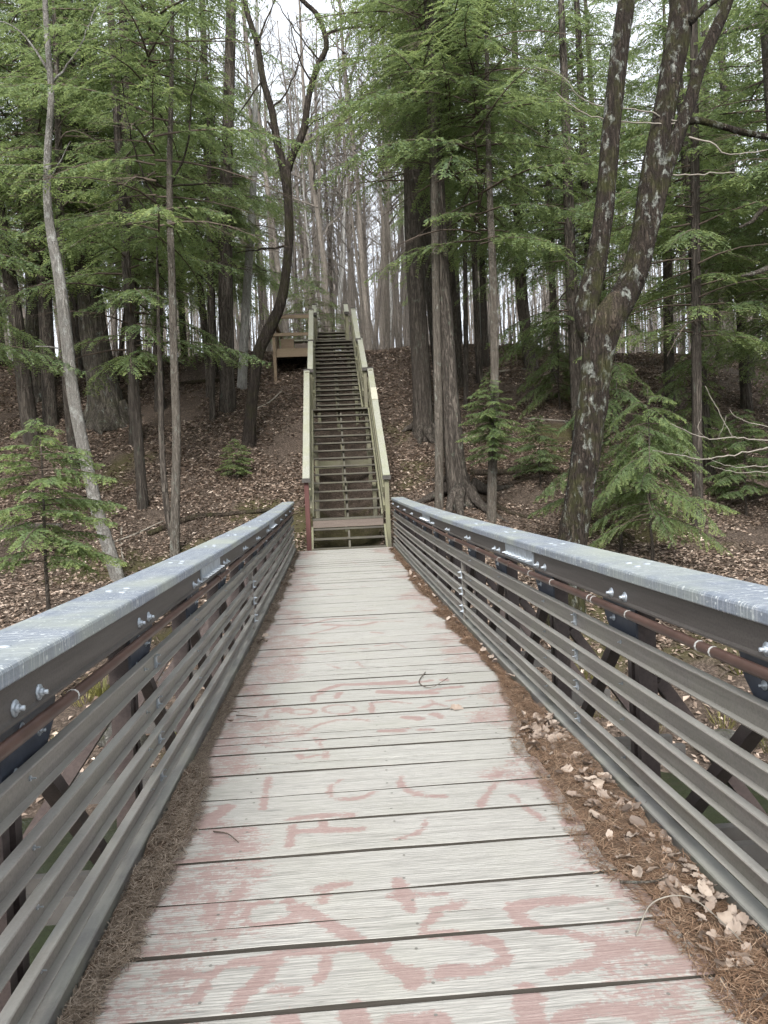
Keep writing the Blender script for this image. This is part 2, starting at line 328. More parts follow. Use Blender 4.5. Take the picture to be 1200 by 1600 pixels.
M['bark_lichen'] = mat_bark('bark_lichen', (0.026, 0.020, 0.016), (0.085, 0.068, 0.053), 1.4, (0.36, 0.38, 0.34), 0.30, 0.6)
M['bark_far'] = mat_bark('bark_far_grey', (0.135, 0.118, 0.10), (0.275, 0.245, 0.215), 0.6, furrow=0.3)
M['bark_birch'] = mat_bark('bark_birch', (0.30, 0.29, 0.27), (0.58, 0.57, 0.54), 1.0, furrow=0.3)
M['twig'] = mat_plain('twig_brown', (0.085, 0.065, 0.05), 0.9, 0.4, 8)
M['paletwig'] = mat_plain('twig_pale', (0.20, 0.18, 0.15), 0.8, 0.25, 12)
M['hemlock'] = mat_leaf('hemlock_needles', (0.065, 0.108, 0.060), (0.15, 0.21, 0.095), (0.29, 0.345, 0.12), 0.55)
M['pine'] = mat_leaf('pine_needles', (0.06, 0.085, 0.04), (0.13, 0.165, 0.07), (0.24, 0.27, 0.09), 0.4)
M['litter'] = mat_leaf('dead_leaves', (0.10, 0.072, 0.054), (0.30, 0.228, 0.178), (0.58, 0.49, 0.41), 0.1)
M['dryleaf'] = mat_leaf('dry_oak_leaf', (0.085, 0.064, 0.051), (0.21, 0.162, 0.13), (0.35, 0.29, 0.24), 0.1)
M['needle'] = mat_leaf('dead_needles', (0.10, 0.062, 0.040), (0.22, 0.135, 0.085), (0.42, 0.31, 0.22), 0.1)
M['needle_grey'] = mat_leaf('old_needles', (0.075, 0.058, 0.044), (0.18, 0.14, 0.105), (0.36, 0.30, 0.24), 0.1)
M['needlebed'] = mat_plain('needle_bed', (0.11, 0.078, 0.056), 0.95, 0.6, 60, spec=0.1, bump=0.9)
M['log'] = mat_bark('rotten_log', (0.045, 0.034, 0.026), (0.13, 0.105, 0.08), 1.0, moss=0.5)
M['rock'] = mat_bark('mossy_rock', (0.11, 0.105, 0.095), (0.27, 0.26, 0.235), 0.5, (0.33, 0.34, 0.3), 0.1, 0.6, furrow=0.0)
M['moss'] = mat_leaf('moss_grass', (0.05, 0.055, 0.014), (0.13, 0.13, 0.035), (0.30, 0.27, 0.10), 0.3)
def mat_water():
    g = NG('creek_water'); n = g.noise(g.map((1, 1.6, 1)), 5, 4, 0.6, 0.6); g.bump(n, 0.25, 0.03)
    return g.fin((0.022, 0.026, 0.016), 0.08, 0.5)
M['water'] = mat_water()

STROKES=[[0.0095,-0.565,2.617,-0.577,2.468,-0.594,2.35],[0.0093,-0.459,2.482,-0.517,2.467,-0.535,2.4,-0.514,2.36,-0.456,2.347,-0.375,2.362],[0.0112,-0.401,2.49,-0.383,2.44],[0.0195,-0.362,2.428,-0.284,2.349,-0.244,2.3,-0.196,2.252,-0.166,2.208,-0.123,2.149,-0.083,2.083,-0.035,2.047],[0.0163,-0.11,2.123,-0.096,2.109,-0.05,2.043,-0.04,2.003],[0.0116,-0.305,2.543,-0.269,2.547],[0.0087,-0.278,2.523,-0.277,2.464],[0.0127,-0.097,2.198,-0.167,2.194,-0.267,2.195,-0.397,2.194,-0.441,2.168,-0.531,2.168,-0.579,2.145,-0.599,2.083,-0.611,2.03,-0.638,2.023],[0.009,-0.656,2.119,-0.604,2.116],[0.02,-0.426,2.166,-0.435,2.096,-0.486,2.035,-0.506,1.974],[0.0133,-0.274,2.151,-0.274,2.097,-0.295,2.054],[0.0064,-0.415,2.031,-0.344,2.021],[0.0299,-0.373,1.916,-0.363,1.868],[0.0298,-0.201,1.925,-0.199,1.846],[0.0188,-0.712,2.144,-0.687,2.129],[0.0175,-0.659,2.562,-0.632,2.384],[0.0095,-0.061,2.46,0.017,2.459,0.116,2.444],[0.013,-0.02,2.527,-0.016,2.434],[0.0084,-0.016,2.434,-0.01,2.363],[0.0122,0.154,2.385,0.073,2.358,0.035,2.289,0.01,2.243],[0.0203,0.581,2.346,0.497,2.351,0.377,2.353,0.312,2.331,0.31,2.271,0.347,2.237],[0.0169,0.359,2.222,0.441,2.175,0.506,2.134,0.535,2.084],[0.0197,0.535,2.084,0.456,2.034,0.341,1.997],[0.022,0.535,2.084,0.618,2.099,0.7,2.074],[0.0168,0.039,2.226,0.102,2.217,0.175,2.186,0.22,2.141,0.234,2.101,0.203,2.062,0.133,2.042,0.046,2.048],[0.0359,0.25,1.927,0.221,1.784],[0.0226,0.304,1.825,0.379,1.849,0.459,1.844,0.517,1.821],[0.0262,-0.094,1.866,0.005,1.859],[0.0132,-0.548,3.587,-0.55,3.535],[0.0094,-0.55,3.535,-0.552,3.398,-0.544,3.223],[0.0072,-0.218,3.49,-0.261,3.428,-0.271,3.323,-0.241,3.268,-0.14,3.263,-0.077,3.316],[0.0134,-0.422,3.099,-0.308,3.113,-0.17,3.102],[0.0175,-0.418,3.033,-0.402,2.988,-0.306,2.979,-0.196,2.97,-0.141,2.964],[0.0168,-0.293,3.056,-0.283,2.99],[0.0099,-0.412,3.001,-0.416,2.863],[0.0089,-0.747,2.859,-0.653,2.862,-0.549,2.864],[0.0198,-0.827,2.791,-0.68,2.816],[0.0099,-0.55,2.608,-0.561,2.534],[0.0118,-0.314,2.542,-0.204,2.564],[0.0124,-0.037,2.562,-0.031,2.456],[0.0072,0.061,3.483,0.051,3.372,0.085,3.287,0.132,3.253],[0.0295,-0.779,3.103,-0.699,3.272],[0.0142,0.508,3.451,0.499,3.401],[0.0089,0.473,3.33,0.399,3.2,0.352,3.098],[0.0072,0.505,3.182,0.531,3.068,0.565,2.931],[0.0064,0.049,3.405,0.064,3.317,0.113,3.251,0.219,3.22],[0.0032,0.121,3.013,0.103,2.939,0.064,2.889,-0.021,2.849],[0.0203,0.58,3.336,0.684,3.292,0.657,3.134],[0.0284,0.653,2.887,0.721,2.914],[0.0098,-0.647,4.533,-0.64,4.679,-0.605,4.722,-0.515,4.692,-0.55,4.626,-0.617,4.624],[0.0053,-0.357,4.586,-0.367,4.558,-0.394,4.543,-0.432,4.543,-0.47,4.558,-0.499,4.586,-0.511,4.618,-0.502,4.646,-0.475,4.662,-0.436,4.662,-0.397,4.646,-0.368,4.617,-0.357,4.586],[0.0062,-0.118,4.584,-0.132,4.537,-0.167,4.51,-0.214,4.507,-0.261,4.53,-0.296,4.573,-0.31,4.625,-0.297,4.673,-0.262,4.703,-0.212,4.706,-0.164,4.682,-0.129,4.637,-0.118,4.584],[0.0067,-0.021,4.498,-0.011,4.698,0.084,4.712,0.179,4.656],[0.024,-0.325,5.054,-0.208,5.182,-0.046,5.166,0.114,5.129,0.275,5.112],[0.0144,-0.372,4.811,-0.375,4.941,-0.324,4.988],[0.0144,-0.231,4.854,-0.205,4.98],[0.0253,0.049,4.942,0.2,4.882,0.4,4.836],[0.0059,-0.394,4.244,-0.432,4.323,-0.534,4.374,-0.642,4.366,-0.679,4.287],[0.0059,-0.385,4.257,-0.325,4.345,-0.234,4.401,-0.123,4.394,-0.033,4.345],[0.0063,-0.672,4.123,-0.604,4.034,-0.508,3.966,-0.383,3.93],[0.0067,-0.31,3.927,-0.319,4.003,-0.355,4.1,-0.303,4.064],[0.0088,-0.421,3.854,-0.411,3.795],[0.0048,-0.395,3.803,-0.301,3.842],[0.0088,-0.285,3.863,-0.288,3.772],[0.0194,0.009,4.15,0.13,4.125],[0.0226,0.009,5.185,0.131,5.177,0.232,5.174],[0.02,0.047,4.967,0.187,4.899,0.331,4.885,0.485,4.941,0.585,4.956],[0.0173,0.31,5.135,0.34,5.128],[0.0128,0.381,5.138,0.415,5.159],[0.0222,0.495,5.151,0.515,5.147],[0.0068,-0.015,4.704,0.097,4.719,0.219,4.637],[0.0154,0.279,4.529,0.37,4.604,0.423,4.529],[0.0099,0.352,4.674,0.368,4.588],[0.0063,0.439,4.637,0.557,4.678],[0.0274,0.166,4.374,0.239,4.33],[0.0202,0.334,4.397,0.368,4.331],[0.0137,0.006,4.148,0.12,4.151,0.163,4.168],[0.0176,0.224,4.129,0.28,4.119],[0.0169,-0.531,7.461,-0.249,7.748,0.178,7.667],[0.0262,-0.332,7.447,-0.005,7.308,0.165,7.436],[0.0125,-0.122,8.114,0.204,8.118],[0.0144,-0.452,7.019,-0.25,7.207,-0.168,7.355],[0.0137,0.106,6.941,0.195,6.876],[0.0146,-0.353,6.581,-0.177,6.568],[0.0141,-0.642,6.322,-0.489,6.313],[0.0125,-0.362,6.248,-0.237,6.247],[0.0084,-0.096,6.307,0.043,6.271],[0.0055,0.28,6.409,0.348,6.223],[0.0049,0.104,6.355,0.252,6.417],[0.0051,-0.289,5.785,-0.201,5.656],[0.0051,-0.069,5.814,-0.025,5.639],[0.0094,-0.31,9.457,-0.247,9.338],[0.0098,0.234,7.461,0.429,7.403],[0.0078,-0.269,10.193,-0.091,9.971],[0.0077,0.084,9.908,0.266,9.999],[0.0097,-0.103,12.572,0.069,12.739,0.172,12.457]]

# ---------------------------------------------------------------- ground and creek
def axis(lo, hi, f0, f1, step, grow=1.28):
    a = list(np.arange(f0, f1+1e-6, step)); d = step
    while a[-1] < hi: d *= grow; a.append(a[-1]+d)
    d = step
    while a[0] > lo: d *= grow; a.insert(0, a[0]-d)
    return np.array(a)
gx = axis(-420, 420, -18, 18, 0.2); gy = axis(-420, 460, -4, 34, 0.2)
GX, GY = np.meshgrid(gx, gy); GZ = terrain(GX, GY)
b = MB(); ny, nx = GX.shape
ii = (np.arange(ny-1)[:, None]*nx+np.arange(nx-1)[None, :]).reshape(-1)
b.add(np.stack([GX, GY, GZ], -1).reshape(-1, 3), np.stack([ii, ii+1, ii+1+nx, ii+nx], -1), mossy(GX, GY).reshape(-1))
tag(b.build('ground', M['ground'], smooth=True, attr='moss'), 'leaf covered forest floor and creek bank rising to a hilltop', kind='structure')
b = MB(); b.add([(-60, -1, -2.03), (60, -1, -2.03), (60, 11, -2.03), (-60, 11, -2.03)], np.array([[0, 1, 2, 3]]))
tag(b.build('creek', M['water']), 'shallow dark creek water under the footbridge', kind='structure')

# ---------------------------------------------------------------- footbridge
Y0, Y1 = -1.2, 15.0
DZ = -0.06
bridge = empty('footbridge', (0, 0, 0), 'grey truss footbridge with wide capped rails and paint-worn plank deck', 'footbridge')
def seg_dist(X, Y, s):
    """signed field of one worn paint stroke: positive inside"""
    hw = s[0]; P = np.array(s[1:]).reshape(-1, 2); best = np.full(X.shape, 9.0)
    for a, c in zip(P[:-1], P[1:]):
        d = c-a; L = d@d+1e-9; t = np.clip(((X-a[0])*d[0]+(Y-a[1])*d[1])/L, 0, 1)
        best = np.minimum(best, np.hypot(X-a[0]-t*d[0], (Y-a[1]-t*d[1])))
    return hw-best
def paint_field(X, Y):
    f = np.full(X.shape, -1.0)
    y0, y1 = Y.min()-0.2, Y.max()+0.2
    for s in STROKES:
        yy = s[2::2]
        if min(yy) > y1 or max(yy) < y0: continue
        f = np.maximum(f, seg_dist(X, Y, s)/0.022+0.62)
    el = 0.31 + 0.10*np.sin(Y*1.3) + 0.9*fbm(Y*2.1, Y*0+3, 21, 3); er = 0.27 + 0.8*fbm(Y*2.6, Y*0+9, 22, 3)
    row = np.floor((Y-1.951)/0.2815)
    el = el + 0.22*(vnoise(row*3.7, row*0+.5, 31)-0.5); er = er + 0.2*(vnoise(row*5.1, row*0+.5, 33)-0.5)
    e = np.maximum((el-(X+0.93))/0.15, (er-(0.93-X))/0.15)
    return np.clip(np.maximum(f, np.minimum(e, 0.36)), -1.5, 1.2)
k0 = math.ceil((Y0-1.951)/0.2815); PITCHP = 0.2815
crack = {1: 0.112, 6: 0.10, 7: 0.15, 12: 0.13, 17: 0.1, 3: None}
prand = random.Random(3)
for k in range(k0, int((Y1-1.951)/PITCHP)):
    gp = prand.choice([0.011, 0.013, 0.015, 0.019]); ya = 1.951+k*PITCHP; yb = ya+PITCHP-gp
    near = ya < 8.5
    pieces = [(ya, yb)]
    if crack.get(k): pieces = [(ya, ya+crack[k]-0.0015), (ya+crack[k]+0.0015, yb)]
    b = MB(); tilt = prand.uniform(-0.002, 0.002); ph = prand.uniform(0, 9)
    for p0, p1 in pieces:
        nx = 100 if near else 56; ny = max(3, int((p1-p0)/(0.022 if near else 0.045)))
        xs = np.linspace(-0.935+prand.uniform(0, .01), 0.935-prand.uniform(0, .01), nx+1); ts = np.concatenate([[0, 0.02], np.linspace(0, 1, ny+1)[1:-1], [0.98, 1]])
        X, T = np.meshgrid(xs, ts); wob = 0.0025*np.sin(X*3.1+ph)+0.0015*np.sin(X*11+ph*2)
        Y = p0+(p1-p0)*T+wob*np.where(T < 0.5, 1, -0.6)
        edge = np.where((T < 0.01) | (T > 0.99), -0.0012, 0.0)
        Z = DZ+prof(Y)+edge+tilt*(T-0.5)*2+0.0015*np.sin(X*2+ph)
        pf = paint_field(X, Y)
        m_, n_ = X.shape; i0 = (np.arange(m_-1)[:, None]*n_+np.arange(n_-1)[None, :]).reshape(-1)
        V = np.stack([X, Y, Z], -1).reshape(-1, 3); nV = len(V)
        # skirt: sides and bottom
        ring = list(range(n_)) + [r*n_+n_-1 for r in range(1, m_)] + [(m_-1)*n_+c for c in range(n_-2, -1, -1)] + [r*n_ for r in range(m_-2, 0, -1)]
        top = V[ring].copy(); low = V[ring].copy(); low[:, 2] -= 0.040; R_ = len(ring)
        Q = np.concatenate([np.stack([i0, i0+1, i0+1+n_, i0+n_], -1), np.array([[nV+R_+(j+1) % R_, nV+R_+j, nV+j, nV+(j+1) % R_] for j in range(R_)])])
        b.add(np.vstack([V, low, top]), Q, np.concatenate([pf.reshape(-1), np.full(2*R_, -6.0)]))  # side faces get the dark end of the ramp: grime and gap shade
        for xn in (-0.6, 0.0, 0.6):
            for f_ in ((0.2, 0.8) if len(pieces) == 1 else (0.5,)):
                xx, yy = xn+prand.uniform(-.015, .015), p0+(p1-p0)*f_; zz_ = DZ+float(prof(yy))+0.0015*math.sin(xx*2+ph)+0.0022; an_ = np.arange(6)*math.pi/3
                b.add(np.stack([xx+0.0055*np.cos(an_), yy+0.0055*np.sin(an_), np.full(6, zz_)], -1), {6: [[0, 1, 2, 3, 4, 5]]}, -2.6)
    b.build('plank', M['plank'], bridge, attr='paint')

def cchan(x_in, x_out, zt, zb, t=0.007):
    """channel opening inward (flange tips at x_in, web at x_out); outline anticlockwise in x,z"""
    r = 0.003
    return [(x_in, zt-t), (x_in, zt-r), (x_in+r, zt), (x_out, zt), (x_out, zb), (x_in+r, zb), (x_in, zb+r), (x_in, zb+t), (x_out-t, zb+t), (x_out-t, zt-t)]
def bead(b, c, r, sgn, hex_=True, d=0.012):
    """washer and bolt head facing the walkway"""
    n = 10; an = np.arange(n)*2*math.pi/n
    for rr, x0, x1 in ((r, 0, 0.004), (r*0.52, 0.004, d), (r*0.3, d, d+0.012)):
        ring = lambda x: np.stack([np.full(n, c[0]-sgn*x), c[1]+rr*np.cos(an), c[2]+rr*np.sin(an)], -1)
        V = np.vstack([ring(x0), ring(x1)]); j = np.arange(n); k = (j+1) % n
        b.add(V, {4: np.stack([j, k, n+k, n+j], -1), n: np.array([list(range(n, 2*n))])})
bm_ = MB(); bead(bm_, (0, 0, 0), 0.021, 1); bolt_me = bm_.mesh('bolt', True); bolt_me.materials.append(M['galv'])
bm_ = MB(); an = np.arange(10)*2*math.pi/10
bm_.add(np.vstack([np.stack([0.016*np.cos(an), 0.016*np.sin(an), 0*an], -1), np.stack([0.012*np.cos(an), 0.012*np.sin(an), 0*an+0.004], -1)]), {4: [[j, (j+1) % 10, 10+(j+1) % 10, 10+j] for j in range(10)], 10: [list(range(10, 20))]})
capbolt_me = bm_.mesh('cap_bolt', True); capbolt_me.materials.append(M['galv'])
ys_all = np.linspace(Y0, Y1, 34)
POSTS = [1.93+1.17*k for k in range(-2, 12)]
SPLICE = [(4.42, 5.14), (9.22, 9.95)]
for sgn in (-1, 1):
    side = 'left' if sgn < 0 else 'right'
    # top chord with cap
    b = MB(); b.extrude([(0.966, 0.86), (0.966, 0.765), (0.958, 0.757), (0.958, 0.750), (1.0, 0.750), (1.0, 0.86)], ys_all, sgn)
    b.extrude([(1.125, 0.86), (1.125, 0.750), (1.16, 0.750), (1.16, 0.86)], ys_all, sgn)
    chord = b.build('top_chord', M['chord'], bridge)
    b = MB(); cw = [(0.945, 0.854), (0.942, 0.858), (0.942, 0.888), (0.945, 0.895), (0.951, 0.899), (0.958, 0.900), (1.17, 0.900), (1.178, 0.899), (1.184, 0.895), (1.187, 0.888), (1.187, 0.854), (1.179, 0.854), (1.179, 0.884), (1.172, 0.891), (0.957, 0.891), (0.950, 0.884), (0.950, 0.854)]
    b.extrude(cw, ys_all, sgn); b.build('rail_cap', M['cap'], chord, smooth=False)
    for y in POSTS:
        for dy in (-0.075, 0.075):
            o = inst('bolt', bolt_me, None, chord, (sgn*0.966, y+dy, 0.9-0.118+float(prof(y))), (prand.uniform(0, 6), 0, 0 if sgn > 0 else math.pi))
        for dx, dy in ((1.03, -0.05), (1.10, 0.02), (1.05, 0.09)):
            inst('cap_bolt', capbolt_me, None, chord, (sgn*dx, y+dy, 0.9005+float(prof(y))))
    for a, c in SPLICE:
        b = MB(); b.extrude([(0.957, 0.852), (0.957, 0.766), (0.965, 0.766), (0.965, 0.852)], np.linspace(a, c, 4), sgn)
        for q in range(8):
            y = a+0.05+(c-a-0.1)*q/7; bead(b, (sgn*0.957, y, 0.792+float(prof(y))), 0.015, sgn, d=0.022)
        b.build('splice_plate', M['galv'], chord)
    # horizontal rails in two lengths, joined at the splice post
    ysp = 7.1 if sgn < 0 else 7.02
    for zt, zb in ((0.624, 0.537), (0.447, 0.366), (0.297, 0.215), (0.134, 0.055)):
        spans = [(Y0, Y1)] if zt > 0.6 else [(Y0, ysp-0.03), (ysp+0.03, Y1)]
        for a, c in spans:
            b = MB(); b.extrude(cchan(0.952, 0.984, zt, zb, 0.006), np.linspace(a, c, max(4, int((c-a)/0.5))), sgn)
            rail = b.build('rail', M['rail'], bridge)
            b = MB()
            for y in POSTS:
                if a < y < c: bead(b, (sgn*0.978, y+0.02, (zt+zb)/2+float(prof(y))), 0.007, sgn, d=0.004)
            y = 3.72 if sgn > 0 else 3.3
            if a < y < c:
                yy = y; zz = float(prof(yy)); b.bar((sgn*0.974, yy, zb+0.008+zz), (sgn*0.974, yy, zt-0.008+zz), 0.007, 0.03, (0, 1, 0)); bead(b, (sgn*0.970, yy-.006, zt-0.025+zz), 0.009, sgn, d=0.006); bead(b, (sgn*0.970, yy-.006, zb+0.025+zz), 0.009, sgn, d=0.006)
            if b.n: tag(b.build('screws', M['galv'], rail), kind='stuff')
    b = MB(); b.extrude([(0.945, -0.165), (0.945, -0.004), (0.949, 0.0), (1.005, 0.0), (1.005, -0.008), (0.953, -0.008), (0.953, -0.165)], ys_all, sgn); b.build('kerb_channel', M['kerb'], bridge)
    zz = float(prof(ysp)); b = MB(); b.box(*sorted((sgn*0.962, sgn*1.0)), ysp-0.026, ysp+0.026, -0.2+zz, 0.53+zz); sp = b.build('splice_post', M['rail'], bridge)
    for z in (0.41, 0.26, 0.10):
        b = MB(); b.box(*sorted((sgn*0.955, sgn*0.9605)), ysp-0.03, ysp+0.03, z-0.035+zz, z+0.035+zz)
        for dy in (-0.025, 0.025): bead(b, (sgn*0.955, ysp+dy*0.5, z+zz+dy), 0.014, sgn, d=0.016)
        b.build('splice_bracket', M['galv'], sp)
    # brown conduit below the chord
    yy = np.linspace(Y0+0.1, Y1-0.3, 60); P = np.stack([np.full(60, sgn*0.948), yy, 0.722+prof(yy)+0.003*np.sin(yy*2.3)], -1)
    b = MB(); b.tube(P, 0.0175, 10); cd = b.build('conduit', M['conduit'], bridge, smooth=True)
    for y in (2.27, 2.36, 2.95, 3.35, 3.4, 4.0, 4.45, 5.3, 6.1, 7.2, 8.6) if sgn > 0 else (2.2, 5.4, 8.0):
        b = MB(); z = 0.722+float(prof(y))+0.003*math.sin(y*2.3); b.tube([(sgn*0.948, y-0.004, z), (sgn*0.948, y+0.004, z)], 0.0187, 10); b.build('strap', M['strap'], cd, smooth=False)
    b = MB(); y = 5.0; z = 0.722+float(prof(y)); b.tube([(sgn*0.948, y-0.05, z), (sgn*0.948, y+0.05, z)], 0.0215, 10); b.build('coupling', M['conduit'], cd)
    # truss posts, gussets, diagonals, bottom chord, floor beams
    for q, y in enumerate(POSTS):
        z = float(prof(y)); b = MB()
        for dy in (-0.0375, 0.0375): b.box(*sorted((sgn*1.018, sgn*1.095)), y+dy-0.02, y+dy+0.02, -0.42+z, 0.852+z)
        post = b.build('post', M['post'], bridge)
        b = MB(); pr = [(y-0.08, 0.748), (y+0.30, 0.748), (y+0.27, 0.66), (y+0.13, 0.53), (y-0.08, 0.53)]
        V = [(sgn*x, a, c+z) for x in (1.003, 1.013) for a, c in pr]
        b.add(V, {5: [[0, 1, 2, 3, 4], [9, 8, 7, 6, 5]], 4: [[j, (j+1) % 5, 5+(j+1) % 5, 5+j] for j in range(5)]})
        b.build('gusset_plate', M['gusset'], post)
        for dy, dz in ((0.05, 0.70), (0.16, 0.66), (0.0, 0.60)): inst('bolt', bolt_me, None, post, (sgn*1.003, y+dy, dz+z), (0, 0, 0 if sgn > 0 else math.pi), 0.72)
        if q < len(POSTS)-1:
            y2 = POSTS[q+1]; b = MB(); b.bar((sgn*1.055, y+0.10, 0.70+z), (sgn*1.055, y2-0.06, -0.30+float(prof(y2))), 0.045, 0.055, (1, 0, 0)); b.build('diagonal', M['post'], bridge)
        b = MB(); b.bar((sgn*1.12, y, 0.42+z), (sgn*1.62, y, -0.30+z), 0.05, 0.06, (0, 1, 0)); b.build('outrigger_brace', M['post'], bridge)
    for x in (1.005, 1.112):
        b = MB(); b.extrude([(x, -0.26), (x, -0.40), (x+0.011, -0.40), (x+0.011, -0.26)], ys_all, sgn); b.build('bottom_chord', M['beam'], bridge)
for y in POSTS:
    z = float(prof(y)); b = MB(); b.box(-1.72, 1.72, y-0.105, y-0.062, -0.36+z, -0.255+z); b.box(-1.72, 1.72, y+0.062, y+0.105, -0.36+z, -0.255+z); b.build('floor_beam', M['beam'], bridge)
for x in (-0.6, 0, 0.6):
    b = MB(); b.extrude([(x-0.04, -0.253), (x-0.04, -0.108), (x+0.04, -0.108), (x+0.04, -0.253)][::-1], ys_all); b.build('stringer', M['beam'], bridge)

# ---------------------------------------------------------------- wooden stairs
SX = 0.105
stairs = empty('wooden_stairs', (SX, 15.2, 0), 'long weathered wooden stairway with open treads climbing the hillside', 'stairs')
def sp_(b, name, mat): 
    o = b.build(name, mat, stairs); o.matrix_parent_inverse = Matrix.Translation((-SX, -15.2, 0)); return o
def flight(y, z, n, run, rise, wd, cx):
    pts = []
    for i in range(n):
        yy, zz = y+i*run, z+i*rise
        b = MB(); b.bar((cx-wd/2, yy+0.12, zz-0.019), (cx+wd/2, yy+0.12, zz-0.019+random.uniform(-.004, .004)), 0.25, 0.038, (0, 0, 1), 0.006); sp_(b, 'tread', M['tread'])
        pts.append((yy, zz))
    return pts
W1, W2, W3 = 1.42, 1.20, 0.93
RUN1, RISE1 = 0.279, 0.1925
flight(15.22, 0.20, 3, 0.262, 0.187, W1+0.06, SX-0.005)
fz = 0.20+2*0.187
# low landing with a brown fascia
b = MB(); b.box(SX-0.73, SX+0.72, 15.80, 15.835, fz+0.02, fz+0.165); sp_(b, 'fascia_board', M['fascia'])
for q in range(3):
    b = MB(); b.box(SX-0.73, SX+0.72, 15.79+q*0.145, 15.925+q*0.145, fz+0.17, fz+0.205); sp_(b, 'landing_board', M['tread'])
ZL = fz+0.20; YL = 15.95
flight(YL+0.20, ZL+RISE1, 13, RUN1, RISE1, W1-0.02, SX)
ZM = ZL+14*RISE1; YM = YL+0.20+13*RUN1
for q in range(4):
    b = MB(); b.box(SX-W1/2-0.05, SX+W1/2+0.06, YM+q*0.145, YM+0.135+q*0.145, ZM-0.038, ZM); sp_(b, 'landing_board', M['tread'])
CX2 = SX-0.035
RUN2, RISE2 = 0.312, 0.1745
flight(YM+0.60, ZM+RISE2, 15, RUN2, RISE2, W2, CX2)
ZT = ZM+16*RISE2; YT = YM+0.60+15*RUN2
CX3 = SX-0.07
for q in range(4):
    b = MB(); b.box(CX3-W2/2-0.03, CX3+W2/2+0.03, YT+q*0.145, YT+0.135+q*0.145, ZT-0.038, ZT); sp_(b, 'landing_board', M['tread'])
CX4 = SX-0.10
flight(YT+0.60, ZT+0.175, 3, 0.30, 0.175, W3, CX4)
def stringers(y0, z0, y1, z1, cx, wd, mats=(None, None, None)):
    for x in (cx-wd/2-0.02, cx+0.0, cx+wd/2+0.02):
        dz = -0.10 if x == cx else 0.0; b = MB(); b.bar((x, y0, z0+dz), (x, y1, z1+dz), 0.04, 0.235, (0, 0, 1)); sp_(b, 'stringer', M['stringer' if abs(x-cx) > 0.1 else 'tread'])
stringers(15.22, 0.02, 15.80, fz-0.04, SX, W1+0.02)
stringers(YL+0.15, ZL-0.05, YM+0.05, ZM-0.12, SX, W1-0.02)
stringers(YM+0.55, ZM-0.03, YT+0.05, ZT-0.12, CX2, W2)
stringers(YT+0.5, ZT-0.05, YT+1.3, ZT+0.42, CX4, W3)
def post(x, y, ztop, mat='stringer', s=0.095, cap=True):
    z0 = float(terrain(x, y))-0.15
    b = MB(); b.bar((x, y, z0), (x, y, ztop), s, s, (0, 1, 0), 0.006); sp_(b, 'post', M[mat])
def guard(x, y0, z0, y1, z1, inner, n=3, new=None, mat='handrail', lower=True, botmat='stringer'):
    """sloping flat handrail on posts, with two inner rails"""
    H = 1.0
    b = MB(); b.bar((x, y0-0.10, z0+H), (x, y1+0.08, z1+H), 0.145, 0.04, (0, 0, 1), 0.005); hr = sp_(b, 'handrail', M[mat])
    if new:
        t0, t1 = new; p = lambda t: np.array((x, y0+(y1-y0)*t, z0+(z1-z0)*t+H+0.004)); b = MB(); b.bar(p(t0), p(t1), 0.148, 0.042, (0, 0, 1)); sp_(b, 'replaced_handrail_piece', M['newwood'])
    # dark end grain at the top end
    b = MB(); b.box(x-0.085, x+0.085, y1+0.081, y1+0.10, z1+H-0.03, z1+H+0.06); sp_(b, 'end_cap', M['postcap'])
    b = MB(); b.box(x-0.088, x+0.088, y0-0.125, y0-0.102, z0+H-0.075, z0+H+0.005); sp_(b, 'end_cap', M['postcap'])
    for q in range(n):
        t = q/(n-1); post(x, y0+(y1-y0)*t, z0+(z1-z0)*t+H-0.03, botmat if q == 0 else 'stringer')
    for h in (0.35, 0.72):
        b = MB(); xi = x+inner*0.07; b.bar((xi, y0-0.02, z0+h), (xi, y1+0.02, z1+h), 0.038, 0.135, (0, 0, 1)); sp_(b, 'guard_rail', M['stringer'])
SL1 = RISE1/RUN1
guard(SX-W1/2-0.11, 15.68, 0.60, YM-0.02, ZM-0.02, 1, 3, botmat='redpost')
guard(SX+W1/2+0.10, 15.68, 0.60, YM-0.02, ZM-0.02, -1, 3, (0.66, 0.78))
ym = YM+0.6+6*RUN2; zm = ZM+7*RISE2
guard(CX2-W2/2-0.10, YM+0.35, ZM+0.05, ym, zm+0.05, 1, 2); guard(CX2+W2/2+0.12, YM+0.35, ZM+0.05, ym, zm+0.05, -1, 2)
guard(CX2-W2/2-0.09, ym+0.05, zm+0.02, YT, ZT, 1, 3); guard(CX2+W2/2+0.07, ym+0.05, zm+0.02, YT, ZT, -1, 3)
guard(CX4-W3/2-0.07, YT+0.55, ZT, YT+1.5, ZT+0.52, 1, 2); guard(CX4+W3/2+0.07, YT+0.55, ZT, YT+1.5, ZT+0.52, -1, 2)
for y, z, wd, cx in ((17.4, 1.5, W1, SX), (18.9, 2.5, W1, SX), (22.1, 4.0, W2, CX2), (23.9, 5.0, W2, CX2)):
    for x in (cx-wd/2+0.06, cx, cx+wd/2-0.06):
        zt = (ZL+(y-YL-0.2)*SL1 if y < YM else ZM+(y-YM-0.6)*RISE2/RUN2)-0.08
        post(x, y, zt)
b = MB(); b.bar((SX-0.66, 18.9, 2.0), (SX+0.66, 18.9, 2.0), 0.04, 0.19, (0, 0, 1)); sp_(b, 'cross_brace', M['stringer'])
